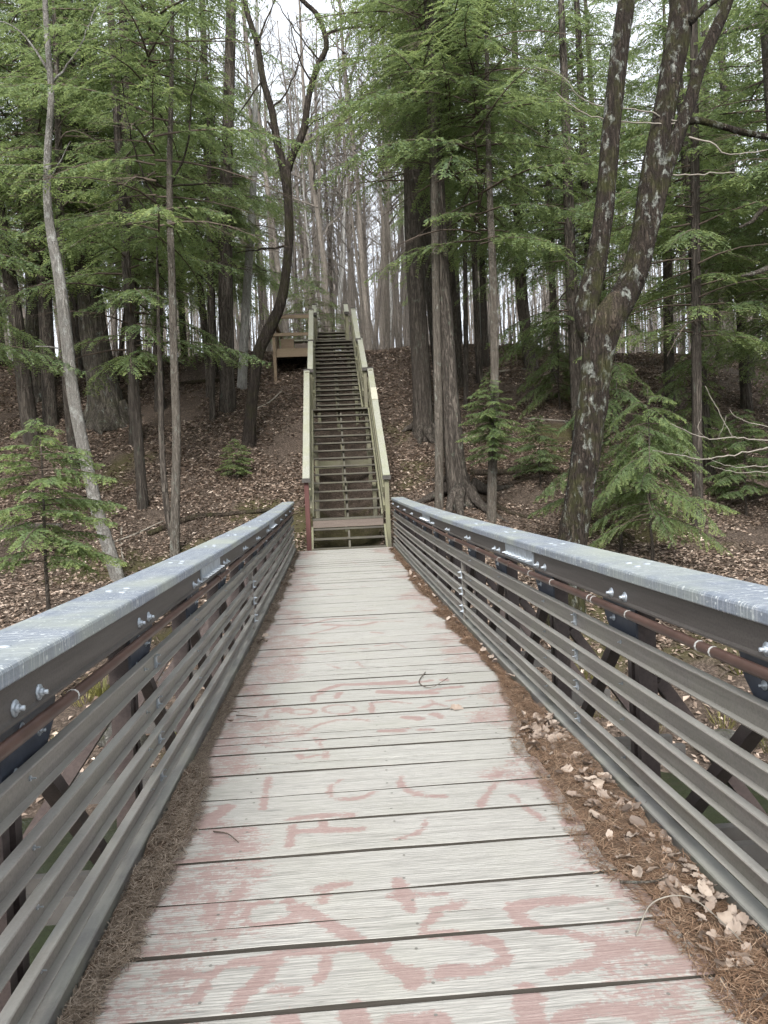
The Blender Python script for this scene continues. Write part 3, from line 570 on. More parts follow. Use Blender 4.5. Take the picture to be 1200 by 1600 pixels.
# viewing platform beside the top landing
plat = empty('viewing_platform', (-1.35, YT+0.2, ZT-0.2), 'small brown wooden platform with bench and rail left of the stair top', 'platform')
def pp(b, name, mat):
    o = b.build(name, mat, plat); o.matrix_parent_inverse = Matrix.Translation((1.35, -(YT+0.2), -(ZT-0.2))); return o
PX0, PX1, PY0, PY1, PZ = -1.86, -0.66, YT-0.15, YT+1.7, ZT-0.28
for q in range(9):
    b = MB(); yq = PY0+0.04+q*0.2; b.box(PX0, PX1, yq, yq+0.19, PZ, PZ+0.035); pp(b, 'deck_board', M['deckwood'])
b = MB(); b.box(PX0-0.04, PX1+0.02, PY0, PY0+0.038, PZ-0.24, PZ+0.03); pp(b, 'rim_board', M['deckwood'])
for x in (PX0, PX1-0.04):
    b = MB(); b.box(x-0.002, x+0.038, PY0+0.04, PY1, PZ-0.22, PZ-0.002); pp(b, 'side_joist', M['deckwood'])
for x in (PX0+0.02, PX1-0.02):
    for y in (PY0-0.052, PY1-0.1):
        b = MB(); z0 = float(terrain(x, y))-0.2; b.bar((x, y, z0), (x, y, PZ+1.02), 0.1, 0.1, (0, 1, 0), 0.006); pp(b, 'post', M['deckwood'])
for z, m_ in ((PZ+1.0, 'deckwood'), (PZ+0.45, 'deckwood')):
    b = MB(); b.box(PX0-0.05, PX1+0.05, PY0-0.145, PY0-0.105, z-0.05, z+0.05); pp(b, 'rail', M[m_])
b = MB(); b.box(PX0-0.08, PX1+0.06, PY0-0.15, PY0+0.02, PZ+1.055, PZ+1.093); pp(b, 'top_rail', M['fascia'])
b = MB(); b.box(PX0-0.06, PX0+0.10, PY0+0.03, PY1, PZ+1.055, PZ+1.092); pp(b, 'top_rail', M['fascia'])
b = MB(); b.bar((PX0+0.05, PY0+0.1, PZ+0.95), (PX0+0.25, PY1-0.2, PZ+0.55), 0.04, 0.14); pp(b, 'brace', M['deckwood'])
b = MB(); b.box(PX0+0.2, PX0+0.62, PY0+0.5, PY0+0.9, PZ+0.037, PZ+0.44); pp(b, 'planter_box', M['deckwood'])
b = MB(); b.box(PX0+0.2, PX1-0.1, PY0+0.95, PY0+1.35, PZ+0.44, PZ+0.49); b.box(PX0+0.3, PX0+0.36, PY0+1.0, PY0+1.3, PZ+0.037, PZ+0.438); b.box(PX1-0.3, PX1-0.24, PY0+1.0, PY0+1.3, PZ+0.037, PZ+0.438); pp(b, 'bench', M['handrail'])
b = MB(); b.box(PX0+0.66, PX1-0.02, PY0+0.42, PY0+0.46, PZ+0.05, PZ+0.26); pp(b, 'step_board', M['fascia'])

# ---------------------------------------------------------------- trees
def hemlock_crown(seed, H, R, nb, ll, lw, step, twig_gap=0.10, up=0.15, droop=0.34, low=0.35, top_pow=0.75, dead=0.0):
    """layered flat sprays of short leafy twigs; returns leaf mesh and branch mesh"""
    r = np.random.default_rng(seed); LP = []; LD = []; LN = []; LT = []; LL = []; br = MB()
    for i in range(nb):
        u = ((i+r.random())/nb)**(1.35 if dead else 1.0); z = u*H; L = R*((1-u)**top_pow*0.95+0.06)*((0.4+0.8*r.random()) if dead else (0.6+0.5*r.random()))*(1 if u > 0.18 else low+(1-low)*u/0.18)
        if L < 0.12: continue
        az = i*2.39996+r.normal()*0.5; h = np.array([math.cos(az), math.sin(az), 0]); sd = np.array([-h[1], h[0], 0]); bend = r.normal()*0.12
        u_, d_ = up+r.normal()*0.08, droop*(0.7+0.6*r.random())
        pos = lambda t: np.array([0, 0, z])+h*(L*t)+sd*(bend*L*t*t)+np.array([0, 0, 1.0])*(L*(u_*t-d_*t*t))
        tt = np.linspace(0, 1, 6); br.tube([pos(t) for t in tt], np.linspace(0.006+0.007*L, 0.002, 6), 3, cap=False)
        bt = r.random(); skip = (0.02+0.22*r.random()) if dead else 0.0
        if dead and u < 0.3 and r.random() < dead:
            for t in np.arange(0.25, 0.95, 0.13):
                a = r.choice([-1, 1])*(0.6+0.4*r.random()); d = h*math.cos(a)+sd*math.sin(a)+np.array([0, 0, -0.2+r.normal()*0.2]); q0 = pos(t); br.tube([q0, q0+d*0.22*L*(1-t*.6), q0+d*0.42*L*(1-t*.6)+np.array([0, 0, -0.03])], [0.004, 0.003, 0.0015], 3, cap=False)
            continue
        for t in np.arange(0.12+0.1*r.random(), 1.0, twig_gap/L):
            for s_ in (-1, 1):
                if r.random() < skip: continue
                tl = (0.10+0.36*L*(1-t)**0.8*min(1, t*2.5))*(0.65+0.5*r.random()); tl = min(tl, 0.85)
                a = s_*(0.75+0.35*r.random()); d = h*math.cos(a)+sd*math.sin(a)+np.array([0, 0, u_-2*d_*t-0.12+r.normal()*0.12]); d /= np.linalg.norm(d)
                p0 = pos(t); k = np.arange(0.02, tl, step); n = len(k)
                if n == 0: continue
                nrm = np.array([0, 0, 1.0])+r.normal(size=3)*0.22; side = np.cross(d, nrm); side /= np.linalg.norm(side); nrm = np.cross(side, d)
                dr = -0.32*k*k/max(tl, 0.2)
                P = p0+np.outer(k, d)+np.outer(dr, [0, 0, 1.0])
                for q in (-1, 1):
                    dd = d[None, :]*(0.72+r.normal(size=(n, 1))*0.12)+side[None, :]*q*0.75+r.normal(size=(n, 3))*0.14+np.array([0, 0, -0.14])
                    dd /= np.linalg.norm(dd, axis=1)[:, None]
                    LP.append(P); LD.append(dd); LN.append(np.tile(nrm, (n, 1))+r.normal(size=(n, 3))*0.45); LL.append(ll*(0.65+0.6*r.random(n))*(1-0.45*k/tl))
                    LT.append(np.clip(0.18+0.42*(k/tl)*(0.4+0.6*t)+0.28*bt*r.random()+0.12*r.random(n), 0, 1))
    P = np.concatenate(LP); D = np.concatenate(LD); N = np.concatenate(LN); S = np.cross(D, N); S /= np.linalg.norm(S, axis=1)[:, None]; l = np.concatenate(LL)[:, None]; T = np.concatenate(LT)
    n = len(P); V = np.stack([P, P+D*l*0.45+S*lw/2, P+D*l, P+D*l*0.45-S*lw/2], 1).reshape(-1, 3); F = np.arange(4*n).reshape(-1, 4)
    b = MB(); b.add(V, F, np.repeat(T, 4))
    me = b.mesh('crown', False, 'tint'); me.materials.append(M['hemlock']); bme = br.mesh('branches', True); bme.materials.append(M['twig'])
    return me, bme, H
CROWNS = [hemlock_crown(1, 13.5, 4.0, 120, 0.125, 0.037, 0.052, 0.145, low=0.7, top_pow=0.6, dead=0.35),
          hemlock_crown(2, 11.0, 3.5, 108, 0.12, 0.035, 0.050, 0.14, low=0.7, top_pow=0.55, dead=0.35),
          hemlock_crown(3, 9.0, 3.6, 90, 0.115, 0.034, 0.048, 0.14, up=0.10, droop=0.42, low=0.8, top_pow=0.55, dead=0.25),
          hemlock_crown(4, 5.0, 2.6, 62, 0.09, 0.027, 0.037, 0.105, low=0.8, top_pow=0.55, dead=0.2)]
SAPL = [hemlock_crown(11, 2.1, 1.5, 42, 0.066, 0.024, 0.022, 0.06, up=0.12, droop=0.22, low=0.75, top_pow=0.5),
        hemlock_crown(12, 2.8, 1.75, 44, 0.066, 0.021, 0.022, 0.062, up=0.06, droop=0.48, low=0.85, top_pow=0.42, dead=0.15)]
def bare_crown(seed, H, z0, spread, nb, lev=2, r0=0.05):
    r = np.random.default_rng(seed); b = MB()
    def rec(p, d, L, rad, k):
        n = 4; P = [p]; 
        for i in range(n):
            d = d+r.normal(size=3)*0.10+np.array([0, 0, 0.05]); d = d/np.linalg.norm(d); P.append(P[-1]+d*L/n)
        b.tube(P, np.linspace(rad, rad*0.35, n+1), 3, cap=False)
        if k > 0:
            for q in range(4 if k > 1 else 3):
                j = 1+int(r.integers(0, n)); v = r.normal(size=3); v -= d*(v@d); v /= np.linalg.norm(v); nd = d*0.75+v*0.65; rec(P[j], nd/np.linalg.norm(nd), L*(0.35+0.25*r.random()), rad*0.5, k-1)
    for i in range(nb):
        z = z0+(H-z0)*((i+r.random())/nb); a = r.random()*6.283; u = (z-z0)/(H-z0); d = np.array([math.cos(a)*0.8, math.sin(a)*0.8, 0.55+0.6*u]); d /= np.linalg.norm(d)
        rec(np.array([0, 0, z]), d, spread*(1-0.6*u)*(0.6+0.6*r.random()), r0*(1-0.6*u), lev)
    return b.mesh('branches', True)
def make_trunk(P, R, mat, parent, n=12, rough=0.10, seed=0, name='trunk', step=0.18):
    PP, RR = smooth_path(P, R, step)
    if name in ('twig', 'branch', 'dead_branch'): PP = PP+np.random.default_rng(int(abs(P[0][0]*1000))+len(PP)).normal(size=PP.shape)*np.minimum(RR, 0.012)[:, None]*0.9
    b = MB(); b.tube(PP, RR, n, rough, seed=seed); return b.build(name, M[mat], parent, smooth=True)
def px_path(pts, Y, lean=0.0):
    P = []; R = []
    for i, (x, y, wd) in enumerate(pts):
        p = at(x, y, Y+lean*i); P.append(p); R.append(wd/2*Y/FPX)
    return P, R
def listed_tree(name, label, cat, mat, pts, extra_h=0.0, flare=1.35, n=14, rough=0.1, seed=0, base=None, group=None, Yfix=None):
    """trunk through measured points, standing on the ground"""
    b0 = hit(*(base or pts[0][:2])) if Yfix is None else None
    Y = b0[1] if Yfix is None else Yfix
    P, R = px_path(pts, Y); gz = float(terrain(P[0][0], Y))
    root = empty(name, (P[0][0], Y, gz), label, cat, group)
    d = P[0]-P[1]; d = d/np.linalg.norm(d)
    if P[0][2] > gz+0.25:
        P.insert(0, np.array([P[0][0]+d[0]*0.15, Y, gz+0.05])); R.insert(0, R[0]*1.12)
    P.insert(0, P[0]+np.array([d[0]*0.1, -0.02, -0.30])); R.insert(0, R[0]*flare)
    if extra_h: 
        e = P[-1]-P[-2]; e = e/np.linalg.norm(e); P.append(P[-1]+e*extra_h*0.5); R.append(R[-1]*0.7); P.append(P[-1]+np.array([0, 0, extra_h*0.5])); R.append(0.02)
    inv = Matrix.Translation((-P[0][0]*0-root.location.x, -root.location.y, -root.location.z))
    t = make_trunk(P, R, mat, root, n, rough, seed); t.matrix_parent_inverse = inv
    return root, inv, Y, P
def limb(root, inv, pts, Y, mat, name='limb', n=10, rough=0.08, lean=0.0, seed=1, step=0.15):
    P, R = px_path(pts, Y, lean); t = make_trunk(P, R, mat, root, n, rough, seed, name, step); t.matrix_parent_inverse = inv; return t
def put_crown(root, inv_loc, kind, h, sc, rz, dx=0.0, dy=0.0, lst=None):
    me, bme, H = (lst or CROWNS)[kind]
    for nm, m_ in (('crown', me), ('branches', bme)):
        inst(nm, m_, None, root, (dx, dy, h), (0, 0, rz), sc)
def roots(root, inv, x, y, rad, n, mat, seed=0, L=1.0):
    r = random.Random(seed)
    for i in range(n):
        a = i*6.283/n+r.uniform(-.4, .4); P = []; 
        for t in (0, 0.25, 0.5, 0.8, 1.0):
            q = rad*0.55+L*t*r.uniform(0.85, 1.1); xx = x+math.cos(a+0.3*t)*q; yy = y+math.sin(a+0.3*t)*q; P.append((xx, yy, float(terrain(xx, yy))+(rad*0.9*(1-t)**2.2) - 0.03*t))
        b = MB(); Q, R = smooth_path(P, np.array([0.34, 0.25, 0.18, 0.12, 0.06])*rad*1.1, 0.12); b.tube(Q, R, 8, 0.12, seed=seed+i); o = b.build('root', M[mat], root, smooth=True); o.matrix_parent_inverse = inv

# pale leaning tree by the left rail
t, iv, Y, P = listed_tree('pale_leaning_tree', 'pale mottled leaning trunk rising beside the left bridge rail', 'tree', 'bark_pale', [(187, 915, 22.3), (168, 850, 20.2), (150, 790, 19.4), (128, 690, 18.7), (115, 620, 18), (103, 520, 18), (92, 430, 16.6), (80, 365, 14.4), (74, 310, 12.2), (75, 230, 10.8), (80, 150, 9.36), (74, 60, 8.64), (70, -20, 7.2), (72, -150, 5.04)], 2.0, 1.2, 14, 0.06, 1, base=(187, 905))
for pts in ([(82, 130, 4), (105, 100, 3), (130, 60, 2), (150, 10, 1.5)], [(77, 115, 5), (50, 70, 3), (20, 40, 2), (-20, 30, 1.5)], [(95, 545, 3), (75, 542, 2.5), (55, 541, 2)], [(79, 280, 3), (90, 260, 2), (110, 220, 1.2)]): limb(t, iv, pts, Y, 'bark_pale', 'branch', 5, 0)
# slim grey hemlock left of the bridge
t, iv, Y, P = listed_tree('slim_hemlock', 'slim straight grey hemlock trunk just beyond the left rail, leafy top', 'tree', 'bark_grey', [(273, 868, 15.8), (274, 780, 14.1), (276, 680, 13.2), (272, 560, 12.3), (269, 450, 11.4), (266, 350, 10.6), (265, 260, 8.8), (268, 120, 7.04), (270, -40, 5.28)], 1.5, 1.15, 12, 0.06, 2)
gz = t.location.z
put_crown(t, None, 3, float(at(267, 350, Y)[2]-gz)-0.3, 1.3, 0.4); put_crown(t, None, 3, float(at(268, 120, Y)[2]-gz), 1.2, 2.4)
for s, pts in enumerate(([(270, 300, 4), (250, 325, 3.4), (215, 250, 2.4), (195, 160, 1.6), (188, 60, 1.2)], [(267, 290, 4), (292, 230, 3), (300, 150, 2.2), (316, 80, 1.4)], [(268, 290, 3.5), (320, 286, 3), (375, 288, 2)], [(266, 330, 4), (245, 345, 3), (215, 310, 2.2)])): limb(t, iv, pts, Y, 'bark_dark', 'branch', 5, 0)
# crooked forked dark cherry left of the stairs
t, iv, Y, P = listed_tree('crooked_cherry_tree', 'crooked dark forked tree with bare black limbs left of the stairs', 'tree', 'bark_dark', [(388, 702, 23.4), (391, 655, 18.9), (397, 600, 18), (404, 550, 18), (422, 512, 18.9), (438, 475, 16.2), (447, 425, 14.4), (452, 360, 13.5), (449, 300, 14.4), (446, 268, 17.1)], 0, 1.4, 14, 0.1, 3, base=(388, 695))
for s, pts in enumerate(([(446, 274, 14), (434, 225, 12), (424, 170, 10.5), (411, 125, 10), (402, 70, 9), (388, 25, 8), (378, -20, 7), (370, -90, 5)], [(446, 276, 14), (457, 242, 12), (474, 205, 11.5), (480, 165, 10), (487, 130, 9), (500, 95, 8.5), (510, 74, 8), (505, 45, 7.5), (493, 20, 7), (472, 0, 6.5), (440, -40, 5)], [(510, 54, 4.5), (530, 46, 4), (560, 42, 3.6), (600, 44, 3)], [(431, 213, 5), (424, 200, 4), (417, 190, 3)], [(402, 70, 4), (412, 40, 3), (425, 10, 2), (440, -30, 1.6)], [(487, 130, 3.4), (470, 100, 2.6), (458, 60, 2), (450, 20, 1.5)], [(500, 95, 3), (478, 70, 2.4), (450, 30, 2), (430, 0, 1.4)], [(474, 205, 3), (490, 190, 2.2), (520, 175, 1.4)], [(424, 170, 3), (450, 140, 2.2), (480, 60, 1.4)], [(411, 125, 3), (385, 160, 2.4), (372, 180, 1.8)], [(448, 385, 4), (410, 390, 3), (370, 395, 2)])): limb(t, iv, pts, Y, 'bark_dark', 'limb' if s < 2 else 'branch', 10 if s < 2 else 5, 0.06, lean=0.02*(-1)**s)
# great oak on the left slope
t, iv, Y, P = listed_tree('oak_tree', 'thick grey trunk with broad mossy flared base on the left slope', 'tree', 'bark_oak', [(170, 664, 74), (166, 640, 56), (158, 590, 46), (149, 540, 42), (141, 470, 38), (131, 400, 35), (120, 320, 33), (112, 240, 30), (104, 120, 28), (95, -20, 25)], 6, 1.2, 22, 0.12, 4, base=(170, 660))
roots(t, iv, P[1][0], Y, 0.62, 6, 'bark_oak', 4, 0.7)
put_crown(t, None, 0, 7.5, 1.0, 1.0)
def simple(name, label, mat, pts, crown=None, hfrac=None, sc=1.0, rz=0.0, extra=5, seed=0, base=None, n=12, rough=0.09, group=None, Yfix=None, cat='tree', fl=1.3):
    t, iv, Y, P = listed_tree(name, label, cat, mat, pts, extra, fl, n, rough, seed, base, group, Yfix)
    if crown is not None:
        i = len(P)//2; put_crown(t, None, crown, hfrac, sc, rz, 0.0, 0.0)
    return t, iv, Y, P
simple('hemlock_tree', 'brown trunk leaning left at the left picture edge', 'bark_hemlock', [(52, 695, 27), (42, 630, 24), (33, 560, 22), (22, 480, 21), (8, 390, 20), (-8, 290, 19), (-25, 150, 17)], 1, 5.2, 1.1, 0.3, seed=5, base=(52, 690))
simple('hemlock_tree', 'straight brown trunk with bark ridges between left edge trunk and pale tree', 'bark_hemlock', [(80, 668, 24), (76, 600, 21), (72, 500, 21), (66, 400, 22), (60, 300, 21), (52, 150, 18), (45, -30, 16)], 0, 4.6, 1.0, 1.7, seed=6, base=(80, 665))
simple('hemlock_tree', 'stout dim trunk behind the two left edge trunks', 'bark_oak', [(60, 622, 30), (55, 560, 27), (54, 450, 26), (50, 300, 24), (44, 100, 20)], 1, 6.0, 1.1, 2.6, seed=7)
simple('hemlock_tree', 'dark trunk pressed close behind the pale leaning tree', 'bark_hemlock', [(118, 735, 16), (108, 640, 15), (100, 520, 14), (96, 400, 13), (92, 250, 11)], 3, 6.5, 1.2, 0.9, seed=8)
simple('hemlock_tree', 'straight mid brown trunk between the slim hemlock and the crooked tree', 'bark_hemlock', [(356, 648, 30), (355, 590, 23), (353, 500, 23), (352, 400, 22), (353, 300, 20), (358, 150, 17), (362, -30, 14)], 2, 5.6, 0.95, 0.2, seed=9, base=(356, 640))
simple('birch_tree', 'pale birch trunk behind the left platform side of the crooked tree', 'bark_birch', [(378, 605, 16), (381, 540, 14), (386, 450, 13), (392, 360, 12), (397, 250, 9), (400, 100, 7)], None, extra=3, seed=10, rough=0.03)
for i, (pts, lab, cr, hc, sc) in enumerate((
    ([(328, 618, 13), (325, 560, 11), (318, 500, 11), (312, 440, 10), (300, 330, 9), (295, 150, 7)], 'thin leaning trunk just left of the mid brown trunk on the left hillside', 3, 3.6, 1.3),
    ([(332, 655, 10), (331, 560, 9), (330, 480, 9), (328, 380, 8), (326, 200, 6)], 'thin upright trunk touching the mid brown trunk on the left hillside', None, 0, 1),
    ([(250, 640, 17), (248, 560, 14), (247, 480, 14), (244, 380, 13), (240, 200, 11), (238, 0, 9)], 'dim trunk directly behind the slim hemlock on the left', 1, 4.4, 1.0),
    ([(213, 577, 16), (212, 520, 14), (211, 440, 13), (209, 300, 12), (205, 100, 10)], 'dim trunk halfway between the oak and the slim hemlock', 2, 4.2, 1.0),
    ([(130, 585, 14), (126, 520, 13), (121, 430, 12), (116, 300, 10)], 'thin trunk seen just left of the oak trunk', 3, 5.5, 1.4),
    ([(268, 835, 11), (260, 790, 10), (253, 700, 9), (251, 600, 8), (248, 520, 6), (246, 420, 4)], 'thin brown sapling stem leaning close left of the slim hemlock', None, 0, 1),
    ([(183, 600, 8), (190, 540, 7), (197, 480, 6), (205, 440, 5)], 'crooked thin stem right of the oak trunk', None, 0, 1))):
    simple('hemlock_tree' if cr is not None else 'bare_sapling', lab, 'bark_hemlock', pts, cr, hc, sc, i*1.1, 4 if cr is not None else 0.8, 20+i, n=10)

# right of the stairs
t, iv, Y, P = simple('hemlock_tree', 'tall straight brown trunk nearest right of the upper stairs', 'bark_hemlock', [(664, 684, 42), (661, 650, 32), (657, 560, 30), (650, 450, 28), (646, 380, 27), (643, 250, 25), (640, 100, 22), (637, -40, 19)], 0, 6.8, 1.0, 0.5, seed=31, base=(664, 680)); roots(t, iv, P[1][0], Y, 0.36, 5, 'bark_hemlock', 31, 0.6)
simple('hemlock_tree', 'second straight brown trunk overlapping behind the tallest right trunk', 'bark_hemlock', [(694, 622, 30), (688, 560, 27), (676, 450, 26), (668, 370, 25), (660, 200, 22), (655, 0, 18)], 2, 8.2, 0.95, 2.2, seed=32)
t, iv, Y, P = simple('hemlock_tree', 'big trunk with spreading mossy roots behind the right rail end', 'bark_hemlock', [(724, 785, 50), (714, 745, 36), (708, 690, 31), (703, 620, 28), (698, 540, 26), (692, 460, 25), (687, 380, 24), (680, 200, 23), (672, 0, 20)], 1, 7.4, 1.1, 3.9, seed=33, base=(724, 782)); roots(t, iv, P[1][0], Y, 0.40, 7, 'bark_hemlock', 33, 1.2)
t, iv, Y, P = simple('hemlock_tree', 'slim pale trunk in front of the big rooted trunk', 'bark_grey', [(686, 798, 15), (686, 700, 14), (684, 600, 13), (682, 500, 12.5), (680, 400, 12), (678, 250, 10), (676, 50, 8)], 3, 9.2, 1.0, 1.9, seed=34)
t, iv, Y, P = simple('hemlock_tree', 'slim grey hemlock with a low green bough right of the rooted trunk', 'bark_grey', [(768, 812, 16), (770, 720, 15), (773, 620, 14), (772, 500, 13), (769, 400, 12), (765, 300, 10), (762, 180, 8), (760, 40, 6)], 3, 5.9, 1.25, 4.5, seed=35); t35 = t; gz = t.location.z
put_crown(t, None, 3, 8.6, 1.1, 1.2)
for q, (h_, rz_, s_) in enumerate(((1.3, 2.0, 0.5), (1.7, 4.0, 0.62))): put_crown(t, None, 0, h_, s_, rz_, 0.02, -0.3, SAPL)
for q, (pts, lab, cr, hc, sc) in enumerate((
    ([(716, 600, 20), (712, 540, 18), (706, 470, 17), (700, 380, 16), (695, 200, 13)], 'dim trunk in the cluster right of the rooted trunk', None, 0, 1),
    ([(750, 600, 11), (746, 520, 10), (742, 420, 9), (738, 300, 8)], 'thin dark stem right of the trunk cluster on the right hillside', None, 0, 1),
    ([(832, 578, 24), (822, 520, 20), (814, 440, 18), (810, 330, 16), (806, 150, 13)], 'leaning trunk on the crest between the slim grey hemlock and the lichen tree', 2, 3.8, 1.0),
    ([(728, 640, 8), (728, 540, 8), (727, 440, 7), (726, 300, 6)], 'thinnest upright stem in the right trunk cluster', None, 0, 1),
    ([(1122, 560, 46), (1116, 500, 38), (1108, 420, 34), (1100, 330, 31), (1092, 220, 28), (1085, 80, 24)], 'thick brown trunk on the crest near the right picture edge', 0, 5.8, 1.0),
    ([(1140, 552, 24), (1136, 500, 21), (1130, 420, 19), (1124, 300, 17)], 'trunk half hidden behind the thick crest trunk on the right', 1, 5.0, 1.0),
    ([(1046, 655, 18), (1045, 560, 16), (1044, 470, 15), (1043, 380, 14), (1041, 200, 11)], 'straight trunk rising behind the low hemlock boughs right of the lichen tree', 1, 5.0, 0.85),
    ([(1085, 545, 9), (1078, 480, 8), (1070, 420, 7), (1063, 330, 6)], 'thin dark stem left of the thick crest trunk on the right', None, 0, 1),
    ([(1175, 590, 9), (1176, 530, 8), (1182, 470, 7), (1178, 400, 6), (1186, 300, 5)], 'thin wavy dark stem by the right picture edge', None, 0, 1),
    ([(867, 600, 14), (866, 520, 12), (862, 420, 11), (858, 300, 10)], 'dim trunk just left of the lichen tree fork', 2, 4.2, 0.9))):
    simple('hemlock_tree' if cr is not None else 'bare_sapling', lab, 'bark_hemlock', pts, cr, hc, sc, q*0.9+0.3, 4 if cr is not None else 1.0, 40+q, n=12)

# forked lichen tree close behind the right rail
YL_ = 11.6
t, iv, Y, P = listed_tree('lichen_tree', 'big dark forked tree with pale lichen patches behind the right rail', 'tree', 'bark_lichen', [(886, 905, 54), (894, 845, 48), (904, 780, 45), (914, 720, 46), (921, 660, 44), (927, 600, 42), (931, 555, 44), (934, 525, 48)], 0, 1.3, 26, 0.14, 50, Yfix=YL_)
for q, pts in enumerate(([(938, 545, 34), (922, 515, 40), (917, 480, 38), (928, 430, 35), (937, 375, 32), (945, 320, 30), (950, 260, 30), (955, 200, 29), (962, 130, 28), (970, 60, 27), (980, -10, 26), (990, -120, 22)],
                       [(928, 560, 38), (945, 520, 42), (968, 475, 44), (990, 430, 42), (1003, 380, 39), (1013, 320, 37), (1022, 260, 36), (1035, 190, 35), (1048, 120, 36), (1060, 60, 38), (1066, 0, 36), (1075, -110, 28)],
                       [(915, 700, 18), (935, 650, 24), (940, 600, 26), (948, 550, 24), (965, 500, 22)],
                       [(990, 440, 30), (1006, 400, 24), (1024, 335, 21), (1040, 270, 21), (1058, 215, 22), (1078, 160, 20), (1092, 110, 19), (1112, 60, 19), (1130, 20, 18), (1142, -20, 17), (1160, -110, 13)],
                       [(1072, 190, 12), (1090, 188, 11), (1120, 195, 10), (1160, 206, 10), (1210, 216, 9)],
                       [(1078, 35, 12), (1098, 15, 10), (1120, -2, 9), (1150, -20, 7)],
                       [(1062, 192, 3), (1010, 193, 2.2), (955, 188, 2), (915, 178, 1.8), (885, 158, 1.6), (870, 145, 1.2)], [(1064, 190, 3), (1000, 172, 2.2), (950, 168, 1.8), (905, 150, 1.5), (880, 120, 1.2), (835, 105, 1)], [(1075, 215, 4), (1110, 222, 3), (1140, 240, 2.4), (1210, 235, 2)], [(1050, 275, 3), (1090, 272, 2.5), (1150, 270, 2)])):
    big = q < 4; limb(t, iv, pts, Y, 'bark_lichen' if q < 6 else 'paletwig', 'limb' if q < 6 else 'branch', 20 if big else (10 if q < 6 else 5), 0.12 if q < 6 else 0, lean=(0.02 if q == 1 else 0.0) - (0.03 if q == 2 else 0), seed=60+q, step=0.1)
b = MB()   # swollen scar in the fork
P_, R_ = px_path([(932, 535, 30), (945, 500, 44), (958, 470, 30), (966, 455, 10)], Y-0.06); P_, R_ = smooth_path(P_, R_, 0.04); b.tube(P_, R_, 14, 0.3, seed=3); o = b.build('burl', M['log'], t, smooth=True); o.matrix_parent_inverse = iv
# tree on the right picture edge with pale dead branches
t, iv, Y, P = listed_tree('edge_hemlock', 'grey trunk cut by the right picture edge with broken pale branches', 'tree', 'bark_grey', [(1262, 800, 34), (1250, 650, 31), (1238, 500, 29), (1226, 350, 27), (1212, 200, 25), (1203, 100, 23), (1197, -20, 20)], 3, 1.2, 14, 0.08, 70, Yfix=14.5)
put_crown(t, None, 1, 7.2, 1.1, 0.7)
for pts in ([(1205, 36, 12), (1180, 40, 9), (1150, 47, 7), (1124, 53, 4)], [(1222, 305, 11), (1195, 325, 9), (1175, 345, 7), (1155, 356, 4)], [(1230, 410, 10), (1200, 418, 9), (1175, 428, 7), (1158, 432, 4)]): limb(t, iv, pts, Y-0.2, 'bark_grey', 'dead_branch', 7, 0.1)

# small hemlocks in the understory
def sapling(label, px, Y, kind, sc, rz, h=0.55, stem=None):
    x = float(at(px, 800, Y)[0]); gz = float(terrain(x, Y)); t = empty('young_hemlock', (x, Y, gz), label, 'tree'); H = SAPL[kind][2]*sc+h
    b = MB(); b.tube([(0, 0, -0.2), (0.02, 0, h*0.5), (0.0, 0.02, h), (0.03, 0, (h+H)/2), (0.03, 0, H)], [0.028*sc+0.008, 0.025*sc+0.006, 0.022*sc+0.004, 0.014*sc+.002, 0.004], 7); b.build('trunk', M['bark_hemlock'], t, smooth=True)
    put_crown(t, None, kind, h, sc, rz, 0, 0, SAPL); return t
sapling('small bushy hemlock at the lower left picture edge', 66, 10.6, 0, 0.95, 0.6, 1.75)
sapling('low spreading hemlock right of the lichen tree trunk', 1016, 13.6, 1, 0.85, 0.4, 0.9)
sapling('second low hemlock close behind the lichen tree', 968, 14.9, 1, 1.0, 2.4, 1.2)
sapling('little hemlock by the right picture edge below the thick crest trunk', 1165, 16.5, 0, 0.9, 1.3, 0.5)
sapling('low hemlock halfway up the right slope behind low boughs', 1085, 18.0, 1, 0.85, 3.3, 0.5)
sapling('tiny hemlock seedling on the left slope right of the slim hemlock', 372, 19.0, 0, 0.42, 0.2, 0.15)
sapling('small hemlock on the right slope left of the lichen tree', 845, 17.5, 0, 0.6, 2.2, 0.4)
sapling('small hemlock behind the right trunk cluster', 880, 21.0, 1, 0.8, 0.9, 0.5)

